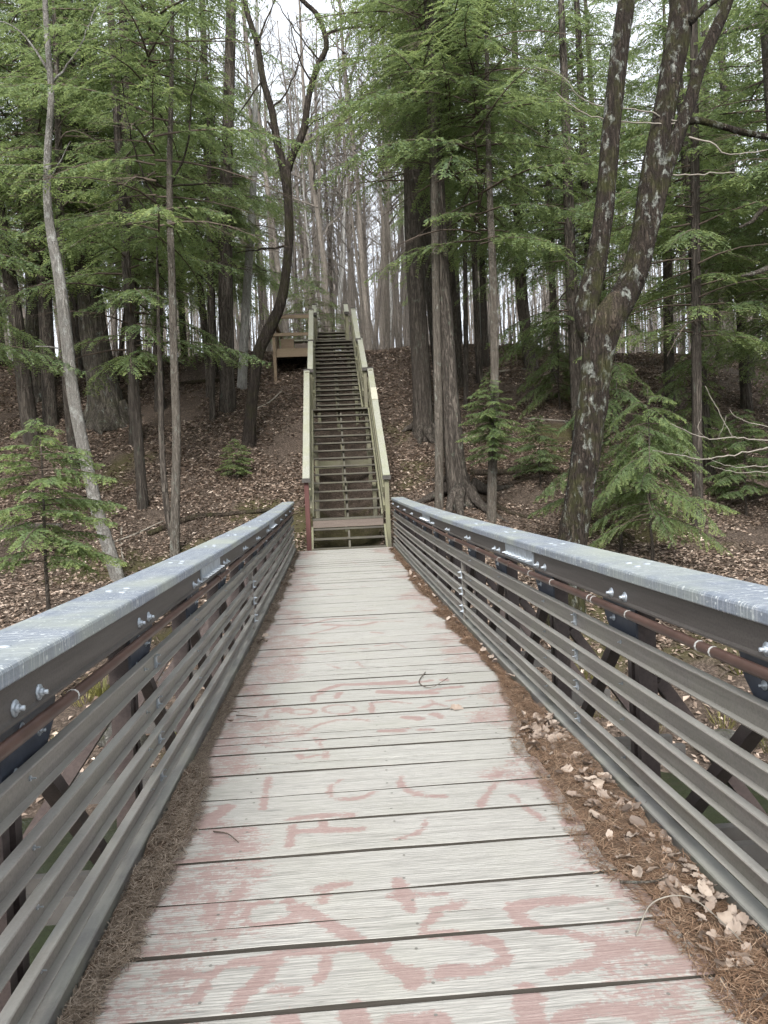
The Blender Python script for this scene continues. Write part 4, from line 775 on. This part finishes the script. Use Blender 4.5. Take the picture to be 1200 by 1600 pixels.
# hemlocks filling the hillside behind
FILL_L = [(-7.6, 14.6, 3, 4.2, 1.1), (-4.6, 18.2, 3, 3.4, 1.25), (-3.9, 25.5, 3, 3.0, 1.5), (-14.5, 20.5, 0, 3.2, 1.0), (-11.8, 25.5, 1, 3.2, 1.1), (-9.2, 28.5, 0, 2.4, 1.0), (-7.0, 24.0, 2, 3.6, 1.05), (-5.6, 30.0, 1, 2.6, 1.05), (-12.8, 31.0, 2, 2.2, 1.15), (-17.0, 27.0, 0, 2.2, 1.0), (-5.4, 21.0, 3, 4.4, 1.4), (-10.0, 19.0, 3, 5.0, 1.5), (-4.9, 36.0, 2, 3.0, 1.0)]
FILL_R = [(10.2, 16.4, 3, 3.4, 1.2), (12.2, 20.0, 2, 2.4, 0.8), (6.2, 19.4, 2, 2.9, 0.9), (7.4, 15.6, 3, 3.9, 1.2), (5.0, 25.0, 0, 4.0, 1.0), (7.6, 22.0, 1, 4.6, 1.05), (9.8, 27.0, 0, 2.6, 1.05), (12.4, 22.5, 2, 3.6, 1.15), (14.5, 28.0, 1, 2.4, 1.15), (6.4, 30.0, 2, 3.2, 1.1), (17.0, 24.0, 0, 2.6, 1.0), (8.8, 17.8, 3, 5.4, 1.4), (11.0, 18.5, 3, 4.4, 1.5), (5.6, 33.0, 0, 4.6, 0.95), (13.8, 18.0, 2, 4.8, 0.8)]
b = MB(); b.tube(*smooth_path([(0, 0, -0.4), (0.02, 0, 0.4), (0.05, 0.03, 5), (0.0, 0.05, 10), (0.05, 0, 17)], [0.30, 0.22, 0.18, 0.13, 0.03], 0.5), 10, 0.1, seed=9); FT = b.mesh('trunk', True); FT.materials.append(M['bark_hemlock'])
for lst, lab, grp in ((FILL_L, 'hemlock crowding the left hillside behind the nearer trunks', 'hemlocks on the left hillside'), (FILL_R, 'hemlock crowding the right hillside behind the nearer trunks', 'hemlocks on the right hillside')):
    for i, (x, y, k, h, s) in enumerate(lst):
        t = empty('hemlock_tree', (x, y, float(terrain(x, y))), lab, 'tree', grp); t.rotation_euler = (random.uniform(-.03, .03), random.uniform(-.04, .04), random.uniform(0, 6))
        inst('trunk', FT, None, t, scale=(0.42+0.4*random.random(),)*2+(1.0*s,)); put_crown(t, None, k, h, s, i*1.3)

# leafless wood on the hilltop
BARE = []
for sd_, H, z0, spd, nb in ((1, 20, 8, 3.0, 16), (2, 22, 11, 2.4, 13), (3, 17, 5, 2.6, 18), (4, 19, 9, 3.6, 16)):
    bm2 = bare_crown(sd_, H, z0, spd, nb); r = np.random.default_rng(sd_+50); zz = np.linspace(-0.4, H, 9); P = np.stack([np.cumsum(r.normal(size=9)*0.10), np.cumsum(r.normal(size=9)*0.10), zz], -1); P -= P[0]*[1, 1, 0]
    b = MB(); b.tube(*smooth_path(P, np.linspace(0.17, 0.025, 9), 0.8), 7); tm = b.mesh('trunk', True)
    BARE.append((tm, bm2))
BARE_B = [(tm.copy(), bm2.copy()) for tm, bm2 in BARE]
for ms, m_ in ((BARE, 'bark_far'), (BARE_B, 'bark_birch')):
    for tm, bm2 in ms: tm.materials.append(M[m_]); bm2.materials.append(M['bark_far'])
rb = random.Random(12)
cnt = 0
while cnt < 150:
    y = 31+45*rb.random()**1.1; px = rb.uniform(-40, 1240) if rb.random() < 0.45 else rb.gauss(550, 75); x = (px-518)/1200*y
    if abs(x) < 1.2 and y < 34: continue
    bi = rb.random() < 0.16; k = rb.randrange(4); tm, bm2 = (BARE_B if bi else BARE)[k]
    t = empty('birch_tree' if bi else 'bare_tree', (x, y, float(terrain(x, y))), 'white birch trunk standing in the leafless wood beyond the crest' if bi else 'leafless grey tree standing in the wood beyond the crest', 'tree', 'birches beyond the crest' if bi else 'bare trees beyond the crest')
    t.rotation_euler = (rb.gauss(0, .045), rb.gauss(0, .06), rb.uniform(0, 6.28)); s = rb.uniform(0.75, 1.15); f = rb.uniform(0.4, 1.05)
    inst('trunk', tm, None, t, scale=(s*f, s*f, s)); inst('branches', bm2, None, t, scale=s); cnt += 1
# far wood, one mass
b = MB(); r = np.random.default_rng(5)
for i in range(900):
    y = 72+90*r.random(); x = (r.random()-0.5)*2*(0.62*y); z = float(terrain(x, y)); H = 13+9*r.random(); lx, ly = r.normal(size=2)*0.5
    b.tube([(x, y, z-0.5), (x+lx*0.4, y+ly*.4, z+H*0.5), (x+lx, y+ly, z+H)], [0.10+0.10*r.random(), 0.09, 0.02], 3, cap=False)
    for q in range(9):
        h = H*(0.3+0.68*r.random()); a = r.random()*6.28; L = 1.0+2.2*r.random(); b.tube([(x+lx*h/H, y, z+h), (x+lx*h/H+math.cos(a)*L*0.6, y+math.sin(a)*L*.6, z+h+L*0.6), (x+math.cos(a)*L*0.9, y+math.sin(a)*L*.9, z+h+L*1.3)], [0.03, 0.02, 0.008], 3, cap=False)
tag(b.build('distant_wood', M['bark_far']), 'distant leafless wood filling the background as one mass', 'wood', kind='stuff')
# thin understory whips on the crest
b = MB()
for i in range(1700):
    y = 28+26*r.random(); x = (r.random()-0.5)*2*(0.6*y)
    if -2.4 < x < 1.4 and y < 31: continue
    z = float(terrain(x, y)); H = 0.8+5.0*r.random()**2; lx, ly = r.normal(size=2)*0.12*H
    b.tube([(x, y, z-0.1), (x+lx*0.4, y+ly*.4, z+H*0.5), (x+lx, y+ly, z+H)], [0.006+0.004*H, 0.010, 0.004], 3, cap=False)
    for q in range(3):
        h = 0.35+0.6*r.random(); a = r.random()*6.28; L = H*0.35*(0.5+r.random()); x0, y0, z0 = x+lx*h, y+ly*h, z+H*h
        b.tube([(x0, y0, z0), (x0+math.cos(a)*L*0.5, y0+math.sin(a)*L*.5, z0+L*0.3), (x0+math.cos(a)*L*0.9, y0+math.sin(a)*L*.9, z0+L*0.8)], [0.008, 0.006, 0.003], 3, cap=False)
tag(b.build('crest_brush', M['bark_far']), 'thin leafless brush along the crest of the hill', 'brush', kind='stuff')
# yellow-green young pines beyond the stair top, pale pine further back
for i, (px, y, sc, lab) in enumerate(((497, 33.0, 0.85, 'yellow green young pine just beyond the stair top'), (470, 38.0, 0.8, 'paler young pine left behind the stair top pine'), (520, 37.0, 0.55, 'small young pine right behind the stair top pine'))):
    x = (px-518)/1200*y; me, bme, H = CROWNS[3]
    if i == 0: pm = me.copy(); pm.materials.clear(); pm.materials.append(M['pine'])
    t = empty('young_pine', (x, y, float(terrain(x, y))), lab, 'tree'); inst('crown', pm, None, t, (0, 0, 0.2), (0, 0, i), sc); inst('branches', bme, None, t, (0, 0, 0.2), (0, 0, i), sc)
    b = MB(); b.tube([(0, 0, -0.3), (0, 0, H*sc)], [0.05, 0.01], 6); b.build('trunk', M['bark_far'], t)
pm2 = CROWNS[1][0].copy(); pm2.materials.clear(); pm2.materials.append(M['pine'])
for i, (px, y, h, s, lab) in enumerate(((470, 52, 9, 1.0, 'tall pale green pine in the gap left above the stairs'), (525, 58, 12, 1.0, 'tall pale green pine in the gap straight above the stairs'), (415, 46, 6, 1.0, 'tall pale green pine behind the crooked tree fork'))):
    x = (px-518)/1200*y; t = empty('pine_tree', (x, y, float(terrain(x, y))), lab, 'tree'); inst('trunk', FT, None, t, scale=(0.8, 0.8, (h+9)/17)); inst('crown', pm2, None, t, (0, 0, h), (0, 0, i), s); inst('branches', CROWNS[1][1], None, t, (0, 0, h), (0, 0, i), s)

# leafless shrub reaching in from the right
t = empty('leafless_shrub', (7.0, 9.5, float(terrain(7.0, 9.5))), 'pale leafless shrub with budding twigs reaching in from the right edge', 'shrub'); iv = Matrix.Translation(-t.location)
sx, sy, sz = t.location
for q, pts in enumerate(([(1240, 690, 4.2), (1200, 699, 3), (1160, 708, 2.4), (1102, 717, 2), (1070, 713, 1.7), (1019, 704, 1.1)], [(1240, 690, 3.6), (1200, 688, 2.7), (1147, 684, 2.2), (1110, 686, 1.9), (1079, 676, 1.6), (1048, 661, 1.1)], [(1147, 684, 1.4), (1138, 670, 1.4), (1122, 641, 1.2), (1102, 603, 0.96)], [(1230, 670, 2.4), (1190, 665, 1.8), (1150, 652, 1.2), (1140, 640, 0.84)], [(1240, 735, 2.4), (1200, 728, 1.8), (1150, 730, 1.4), (1125, 724, 1.2), (1106, 715, 0.84)], [(1240, 735, 2.4), (1190, 737, 1.8), (1150, 738, 1.2), (1110, 728, 0.84)], [(1100, 682, 1.1), (1090, 668, 0.96), (1095, 655, 0.6)], [(1079, 714, 0.96), (1075, 703, 0.84), (1065, 712, 0.6)], [(1122, 684, 0.96), (1128, 672, 0.84), (1135, 650, 0.6)])):
    limb(t, iv, pts, 9.5, 'paletwig', 'twig', 5, 0, step=0.06)
P0 = at(1240, 690, 9.5); P1 = at(1240, 735, 9.5)
for p in (P0, P1):
    b = MB(); b.tube(*smooth_path([(sx, sy, sz-0.1), (sx*0.6+p[0]*0.4-0.02, sy, sz*0.5+p[2]*0.5), p], [0.03, 0.024, 0.016], 0.1), 7); o = b.build('stem', M['paletwig'], t, smooth=True); o.matrix_parent_inverse = iv

# ---------------------------------------------------------------- forest floor
def scatter(n, x0, x1, y0, y1, seed):
    r = np.random.default_rng(seed); x = x0+(x1-x0)*r.random(n); y = y0+(y1-y0)*r.random(n); return r, x, y
def leaves_mesh(x, y, z, size, r, tilt=0.35, tint=None):
    n = len(x); a = r.random(n)*6.283; nrm = np.stack([r.normal(size=n)*tilt, r.normal(size=n)*tilt, np.ones(n)], -1); nrm /= np.linalg.norm(nrm, axis=1)[:, None]
    d = np.stack([np.cos(a), np.sin(a), np.zeros(n)], -1); d -= nrm*(d*nrm).sum(1)[:, None]; d /= np.linalg.norm(d, axis=1)[:, None]; s = np.cross(nrm, d)
    P = np.stack([x, y, z], -1); L = size*(0.6+0.8*r.random(n))[:, None]; W = L*(0.35+0.3*r.random(n))[:, None]; c = (r.random(n)*0.5-0.1)[:, None]*W
    V = np.stack([P-d*L/2, P-d*L*0.1+s*W/2+nrm*c, P+d*L/2, P+d*L*0.05-s*W/2+nrm*c], 1).reshape(-1, 3)
    F = (np.arange(n)[:, None]*4+np.array([[0, 1, 2, 0, 2, 3]])).reshape(-1, 3)
    t = np.repeat(np.clip(r.normal(0.40, 0.20, n), 0, 1) if tint is None else tint, 4)
    return V, F, t
b = MB()
for n, x0, x1, y0, y1, sd_, sz_ in ((120000, -11, 12, 10.5, 20, 1, 0.088), (150000, -16, 16, 18, 30, 2, 0.105), (40000, -15, 15, 27, 40, 3, 0.14), (26000, -9, 9, -1, 11, 4, 0.10)):
    r, x, y = scatter(n, x0, x1, y0, y1, sd_)
    k = (fbm(x*0.7, y*0.7, 41, 4) > -0.20+0.16*r.random(n)); z = terrain(x, y); k &= z > -2.02; k &= mossy(x, y) < 0.45+1.4*r.random(n); k &= ~((np.abs(x-0.1) < 0.7) & (y > 15.4) & (y < 26)); x, y, z = x[k], y[k], z[k]  # leaves left out under the stairs to keep the shade there dark
    b.add(*leaves_mesh(x, y, z+0.015, sz_, r))
tag(b.build('leaf_litter', M['litter'], attr='tint'), 'brown fallen leaves covering the forest floor', 'leaves', kind='stuff')
b = MB(); r = np.random.default_rng(8)
for i in range(900):
    y = 9.5+22*r.random(); x = (r.random()-0.5)*2*(0.55*y); 
    if abs(x-SX) < 1.1 and y > 14: continue
    a = r.random()*6.28; L = 0.2+1.0*r.random()**2; P = []
    for t_ in np.linspace(-0.5, 0.5, 5): xx = x+math.cos(a)*L*t_+r.normal()*0.03*L; yy = y+math.sin(a)*L*t_; P.append((xx, yy, float(terrain(xx, yy))+0.025+0.04*r.random()))
    b.tube(P, np.linspace(0.006+0.008*r.random(), 0.003, 5), 4)
tag(b.build('fallen_twigs', M['twig']), 'thin fallen twigs scattered over the forest floor', 'twigs', kind='stuff')
def log(label, pts, rad, mat='log', name='fallen_log', lift=0.6):
    P = []
    for px, py in pts:
        p = hit(px, py); P.append(p+np.array([0, 0, rad*lift]))
    c = np.mean(P, axis=0); t = empty(name, (c[0], c[1], float(terrain(c[0], c[1]))), label, 'log' if rad > 0.035 else 'stick')
    b = MB(); Q, R = smooth_path(P, np.linspace(rad, rad*0.65, len(P)), 0.12); b.tube(Q, R, 9, 0.12, seed=int(pts[0][0])); o = b.build('wood', M[mat], t, smooth=True); o.matrix_parent_inverse = Matrix.Translation(-t.location)
log('long dark fallen log on the left bank below the slim hemlock', [(230, 838), (300, 812), (360, 806), (440, 798)], 0.07)
log('pale split log at the far left edge behind the small hemlock', [(-10, 832), (40, 826), (98, 824)], 0.08, 'bark_grey')
log('thin pale stick leaning beside the pale trunk', [(178, 848), (210, 836), (255, 815)], 0.022, 'paletwig', 'stick')
log('curved pale stick rising near the pale trunk foot', [(190, 825), (191, 868), (207, 900)], 0.022, 'paletwig', 'stick')
log('dark fallen log right of the rooted trunk', [(735, 742), (790, 741), (840, 738), (876, 742)], 0.085)
log('mossy fallen log behind the right rail', [(918, 812), (950, 824), (990, 846)], 0.07)
log('long dark fallen branch across the right slope', [(1030, 735), (1070, 745), (1120, 765), (1160, 775)], 0.05)
log('dark branch by the right edge above the rail', [(1145, 790), (1175, 780), (1215, 772)], 0.05)
log('grey log lying across the left crest', [(190, 560), (250, 566), (300, 574)], 0.09, 'bark_grey')
log('dark log across the slope left of the crooked tree', [(270, 604), (320, 598), (372, 596)], 0.08)
log('rotten log at the far left on the slope', [(-10, 572), (30, 575), (90, 590)], 0.13)
log('pale stick on the slope under the platform', [(395, 642), (420, 630), (440, 612)], 0.03, 'paletwig', 'stick')
log('long pale branch lying on the right slope', [(778, 582), (820, 578), (870, 588), (905, 592)], 0.035, 'paletwig', 'stick')
log('second pale branch on the right slope below the first', [(820, 655), (855, 657), (895, 660)], 0.03, 'paletwig', 'stick')
log('dark surface root right of the rooted trunk', [(745, 775), (790, 800), (830, 812)], 0.06)
log('forked dark root below the fallen log', [(790, 760), (820, 752), (850, 745)], 0.05)
# rocks
def rock_mesh(seed, flat=0.65):
    r = np.random.default_rng(seed); import bmesh
    bm = bmesh.new(); bmesh.ops.create_icosphere(bm, subdivisions=3, radius=1.0); me = bpy.data.meshes.new('rock'); 
    pl = r.normal(size=(9, 3)); pl /= np.linalg.norm(pl, axis=1)[:, None]
    for v in bm.verts:
        c = np.array(v.co); k = 1.0
        for q in pl:
            dd = c@q
            if dd*k > 0.72: k = min(k, 0.72/dd)
        c = c*k*(1+0.12*float(fbm(np.array(c[0]*1.7+seed), np.array(c[1]*1.7+c[2]), seed, 3))); v.co = (c[0]*1.15, c[1], c[2]*flat)
    bm.to_mesh(me); bm.free(); me.materials.append(M['rock']); return me
ROCKS = [rock_mesh(s) for s in (1, 2, 3, 4)]
for i, (x, y, s, lab) in enumerate(((-6.0, 9.6, 0.62, 'big grey mossy boulder at the left picture edge beyond the rail'), (-5.0, 9.3, 0.40, 'mossy boulder right of the big left edge boulder'), (2.6, 16.9, 0.16, 'small dark stone right of the lower stairs'))):
    o = inst('boulder' if s > 0.3 else 'stone', ROCKS[i], None, None, (x, y, float(terrain(x, y))+s*0.15), (0.1, 0.1, i), s); tag(o, lab, 'rock')
rr = random.Random(4)
for i in range(90):
    x = rr.uniform(-7, 7); y = rr.uniform(0.5, 10.5); s = rr.uniform(0.06, 0.30)
    o = inst('creek_stone', ROCKS[i % 4], None, None, (x, y, max(float(terrain(x, y)), -2.15)+s*0.1), (rr.uniform(-.3, .3), rr.uniform(-.3, .3), rr.uniform(0, 6)), s); tag(o, 'rounded grey stone lying in the creek bed under the bridge', 'stone', 'stones in the creek bed')
# moss and dry grass tufts on the bank below the bridge
b = MB(); r = np.random.default_rng(15)
for i in range(150):
    x = r.choice([-1, 1])*(1.3+4.5*r.random()); y = 1+9.5*r.random(); z = float(terrain(x, y)); 
    if z < -2.0: continue
    n = 45; a = r.random(n)*6.28; q = 0.16*np.sqrt(r.random(n)); bx, by = x+np.cos(a)*q, y+np.sin(a)*q; h = 0.1+0.2*r.random(n); lx, ly = np.cos(a)*h*0.7, np.sin(a)*h*0.7; pw = 0.006
    V = np.stack([np.stack([bx-pw*np.sin(a), by+pw*np.cos(a), np.full(n, z-0.01)], -1), np.stack([bx+pw*np.sin(a), by-pw*np.cos(a), np.full(n, z-0.01)], -1), np.stack([bx+lx, by+ly, z+h], -1)], 1).reshape(-1, 3)
    b.add(V, np.arange(3*n).reshape(-1, 3), np.repeat(0.2+0.7*r.random()+0.1*r.random(n), 3))
tag(b.build('grass_tufts', M['moss'], attr='tint'), 'yellow green grass and moss tufts on the creek bank', 'grass', kind='stuff')

# ---------------------------------------------------------------- litter on the bridge deck
def width_r(y): return np.clip(0.10+0.15*np.exp(-((y-2.6)/1.1)**2)+0.10*np.exp(-((y-3.9)/0.35)**2)+0.22*fbm(y*2.2, y*0+2, 51, 4), 0.05, 0.4)
def width_l(y): return np.clip(0.066+0.18*fbm(y*2.6, y*0+5, 52, 3)+0.03*np.exp(-((y-2.5)/1.5)**2), 0.04, 0.2)
for sgn, wf, nm, lab in ((-1, width_l, 0, 'matted brown pine needles drifted along the left deck edge'), (1, width_r, 1, 'rusty pine needles drifted along the right deck edge')):
    b = MB(); ys = np.linspace(0.6, 14.6, 520); us = np.linspace(0, 1, 9); Yg, U = np.meshgrid(ys, us); W = wf(Yg)*0.9; X = sgn*(0.938-U*W)
    Hh = (0.034 if sgn > 0 else 0.045)*np.sqrt(np.clip(1-U, 0, 1))*(0.55+1.3*vnoise(Yg*9, U*4, 61))*np.clip(W/0.14, 0.3, 1.1)
    Z = DZ+prof(Yg)+Hh-0.003+0.012*(fbm(Yg*30, U*9, 63, 3))*np.clip(3*(1-U), 0, 1); n_ = len(ys); m_ = len(us); i0 = (np.arange(m_-1)[:, None]*n_+np.arange(n_-1)[None, :]).reshape(-1)
    b.add(np.stack([X, Yg, Z], -1).reshape(-1, 3), np.stack([i0, i0+1, i0+1+n_, i0+n_], -1)); bed = b.build('needle_bed', M['needlebed'], smooth=True)
    tag(bed, lab.replace('matted brown pine needles drifted', 'dark needle crumbs packed').replace('rusty pine needles drifted', 'brown needle crumbs packed'), 'litter', kind='stuff')
    r = np.random.default_rng(70+sgn); n = 26000; y = 0.7+13.8*r.random(n)**1.7; u = r.random(n)**0.85*1.12; W = wf(y); x = sgn*(0.935-u*W); k = np.clip(1-u, 0, 1)
    z = DZ+prof(y)+(0.034 if sgn > 0 else 0.045)*np.sqrt(k)*(0.55+1.3*vnoise(y*9, np.clip(u/0.9, 0, 1)*4, 61))*np.clip(W*.9/0.14, 0.3, 1.1)+0.002+0.010*r.random(n)
    a = r.random(n)*6.283; L = 0.03+0.05*r.random(n); el = r.normal(size=n)*0.16; D = np.stack([np.cos(a)*np.cos(el), np.sin(a)*np.cos(el), np.sin(el)], -1); S = np.stack([-np.sin(a), np.cos(a), 0*a], -1); hw = np.where(y > 5, 0.0016, 0.0010)[:, None]
    P = np.stack([x, y, z], -1); P[:, 0] = np.clip(P[:, 0], -0.925+0.0, 0.925); bend = (r.normal(size=n)*0.12)[:, None]*L[:, None]; A = P-D*L[:, None]/2; Bm = P+S*bend; Cc = P+D*L[:, None]/2
    for Q in (A, Bm, Cc): Q[:, 0] = np.clip(Q[:, 0], -0.939, 0.939); Q[:, 2] = np.maximum(Q[:, 2], DZ+prof(Q[:, 1])+0.003)
    V = np.stack([A-S*hw, A+S*hw, Bm-S*hw, Bm+S*hw, Cc-S*hw*.4, Cc+S*hw*.4], 1).reshape(-1, 3); i6 = np.arange(n)[:, None]*6
    F = np.concatenate([i6+np.array([[0, 1, 3, 2]]), i6+np.array([[2, 3, 5, 4]])]); T = np.clip(r.normal(0.5 if sgn > 0 else 0.42, 0.25, n), 0, 1)
    b = MB(); b.add(V, F, np.repeat(T, 6)); tag(b.build('pine_needles', M['needle' if sgn > 0 else 'needle_grey'], attr='tint'), lab, 'pine needles', kind='stuff')
def leaf_mesh(seed):
    """lobed, curled dead leaf"""
    r = np.random.default_rng(seed); n = 22; a = np.linspace(0, 2*math.pi, n, endpoint=False); lob = 0.76+0.24*np.abs(np.sin(a*(2.5 if seed % 2 else 3.5)+r.random()))+0.06*r.normal(size=n); x = np.cos(a)*lob*0.055; y = np.sin(a)*lob*0.034
    z = 0.009*np.sin(x*45+r.random()*3)+0.22*np.abs(y)+0.2*np.abs(x)*r.random()+0.004*r.normal(size=n); xi, yi = x*0.5, y*0.5; zi = 0.006*np.sin(xi*45)+0.12*np.abs(yi)
    V = np.concatenate([[[0, 0, 0]], np.stack([xi, yi, zi], -1), np.stack([x, y, z], -1)]); j = np.arange(n); k = (j+1) % n
    b = MB(); b.add(V, {3: np.stack([0*j, 1+j, 1+k], -1), 4: np.stack([1+j, 1+n+j, 1+n+k, 1+k], -1)}, np.clip(0.55+0.2*r.normal(), 0.2, 0.95)); b.tube([(-0.05, 0, 0.004), (-0.085, 0.004, 0.01)], [0.0012, 0.0008], 4, a=0.3)
    me = b.mesh('dry_leaf', True, 'tint'); me.materials.append(M['dryleaf']); return me
LV = [leaf_mesh(s) for s in range(1, 11)]
rl = random.Random(8)
for i in range(260):
    y = rl.choice([rl.uniform(1.7, 4.2), rl.uniform(1.9, 3.2), rl.uniform(3.6, 4.1), rl.uniform(1.7, 12)]); wv = float(width_r(np.array(y))); u = rl.random()**1.5; x = 0.92-u*wv*0.85
    o = inst('dry_leaf', LV[i % 10], None, None, (x, y, DZ+float(prof(y))+0.022+0.03*math.sqrt(1-u*0.9)*rl.uniform(0.6, 1.3)), (rl.gauss(0, .5), rl.gauss(0, .5), rl.uniform(0, 6.28)), rl.uniform(0.3, 0.7)); tag(o, 'curled brown dead leaf lying in the needle drift along the right rail', 'leaf', 'dead leaves along the right deck edge')
for i in range(14):
    y = rl.uniform(2.5, 12); x = -0.9+rl.random()*0.12
    o = inst('dry_leaf', LV[i % 10], None, None, (x, y, DZ+float(prof(y))+0.045), (rl.gauss(0, .4), rl.gauss(0, .4), rl.uniform(0, 6.28)), rl.uniform(0.4, 0.7)); tag(o, 'small brown dead leaf lying in the needles along the left kerb', 'leaf', 'dead leaves along the left deck edge')
o = inst('dry_leaf', LV[2], None, None, (0.475, 4.46, DZ+float(prof(4.46))+0.006), (0.5, 0.2, 0.4), 0.8); tag(o, 'single curled leaf lying alone on the deck planks', 'leaf')
def deck_stick(label, pts, rad, mat='twig', zl=0.006):
    P = [(x, y, DZ+float(prof(y))+rad+zl+h) for x, y, h in pts]; b = MB(); Q, R = smooth_path(P, np.linspace(rad, rad*0.5, len(P)), 0.02); b.tube(Q, R, 6); tag(b.build('twig', M[mat], smooth=True), label, 'twig')
deck_stick('thin curved black twig lying on the mid deck planks', [(0.40, 5.35, 0), (0.33, 5.12, 0.0), (0.345, 4.98, 0), (0.40, 4.93, 0.006), (0.52, 5.08, 0.02)], 0.0035)
deck_stick('pale arched stem lying at the lower right deck corner', [(0.62, 2.13, 0.0), (0.70, 2.20, 0.05), (0.80, 2.18, 0.07), (0.85, 2.05, 0.05), (0.87, 1.85, 0.03), (0.90, 1.72, 0.02)], 0.0026, 'paletwig')
deck_stick('short dark twig on the left deck edge', [(-0.72, 3.02, 0.0), (-0.66, 2.99, 0.0), (-0.61, 2.91, 0)], 0.003)
deck_stick('short dark twig poking out of the left needle drift', [(-0.82, 4.55, 0.01), (-0.70, 4.53, 0)], 0.004)
deck_stick('broken grey stick on the right needle drift', [(0.66, 2.36, 0.03), (0.76, 2.34, 0.035), (0.86, 2.36, 0.04)], 0.005, 'bark_grey')
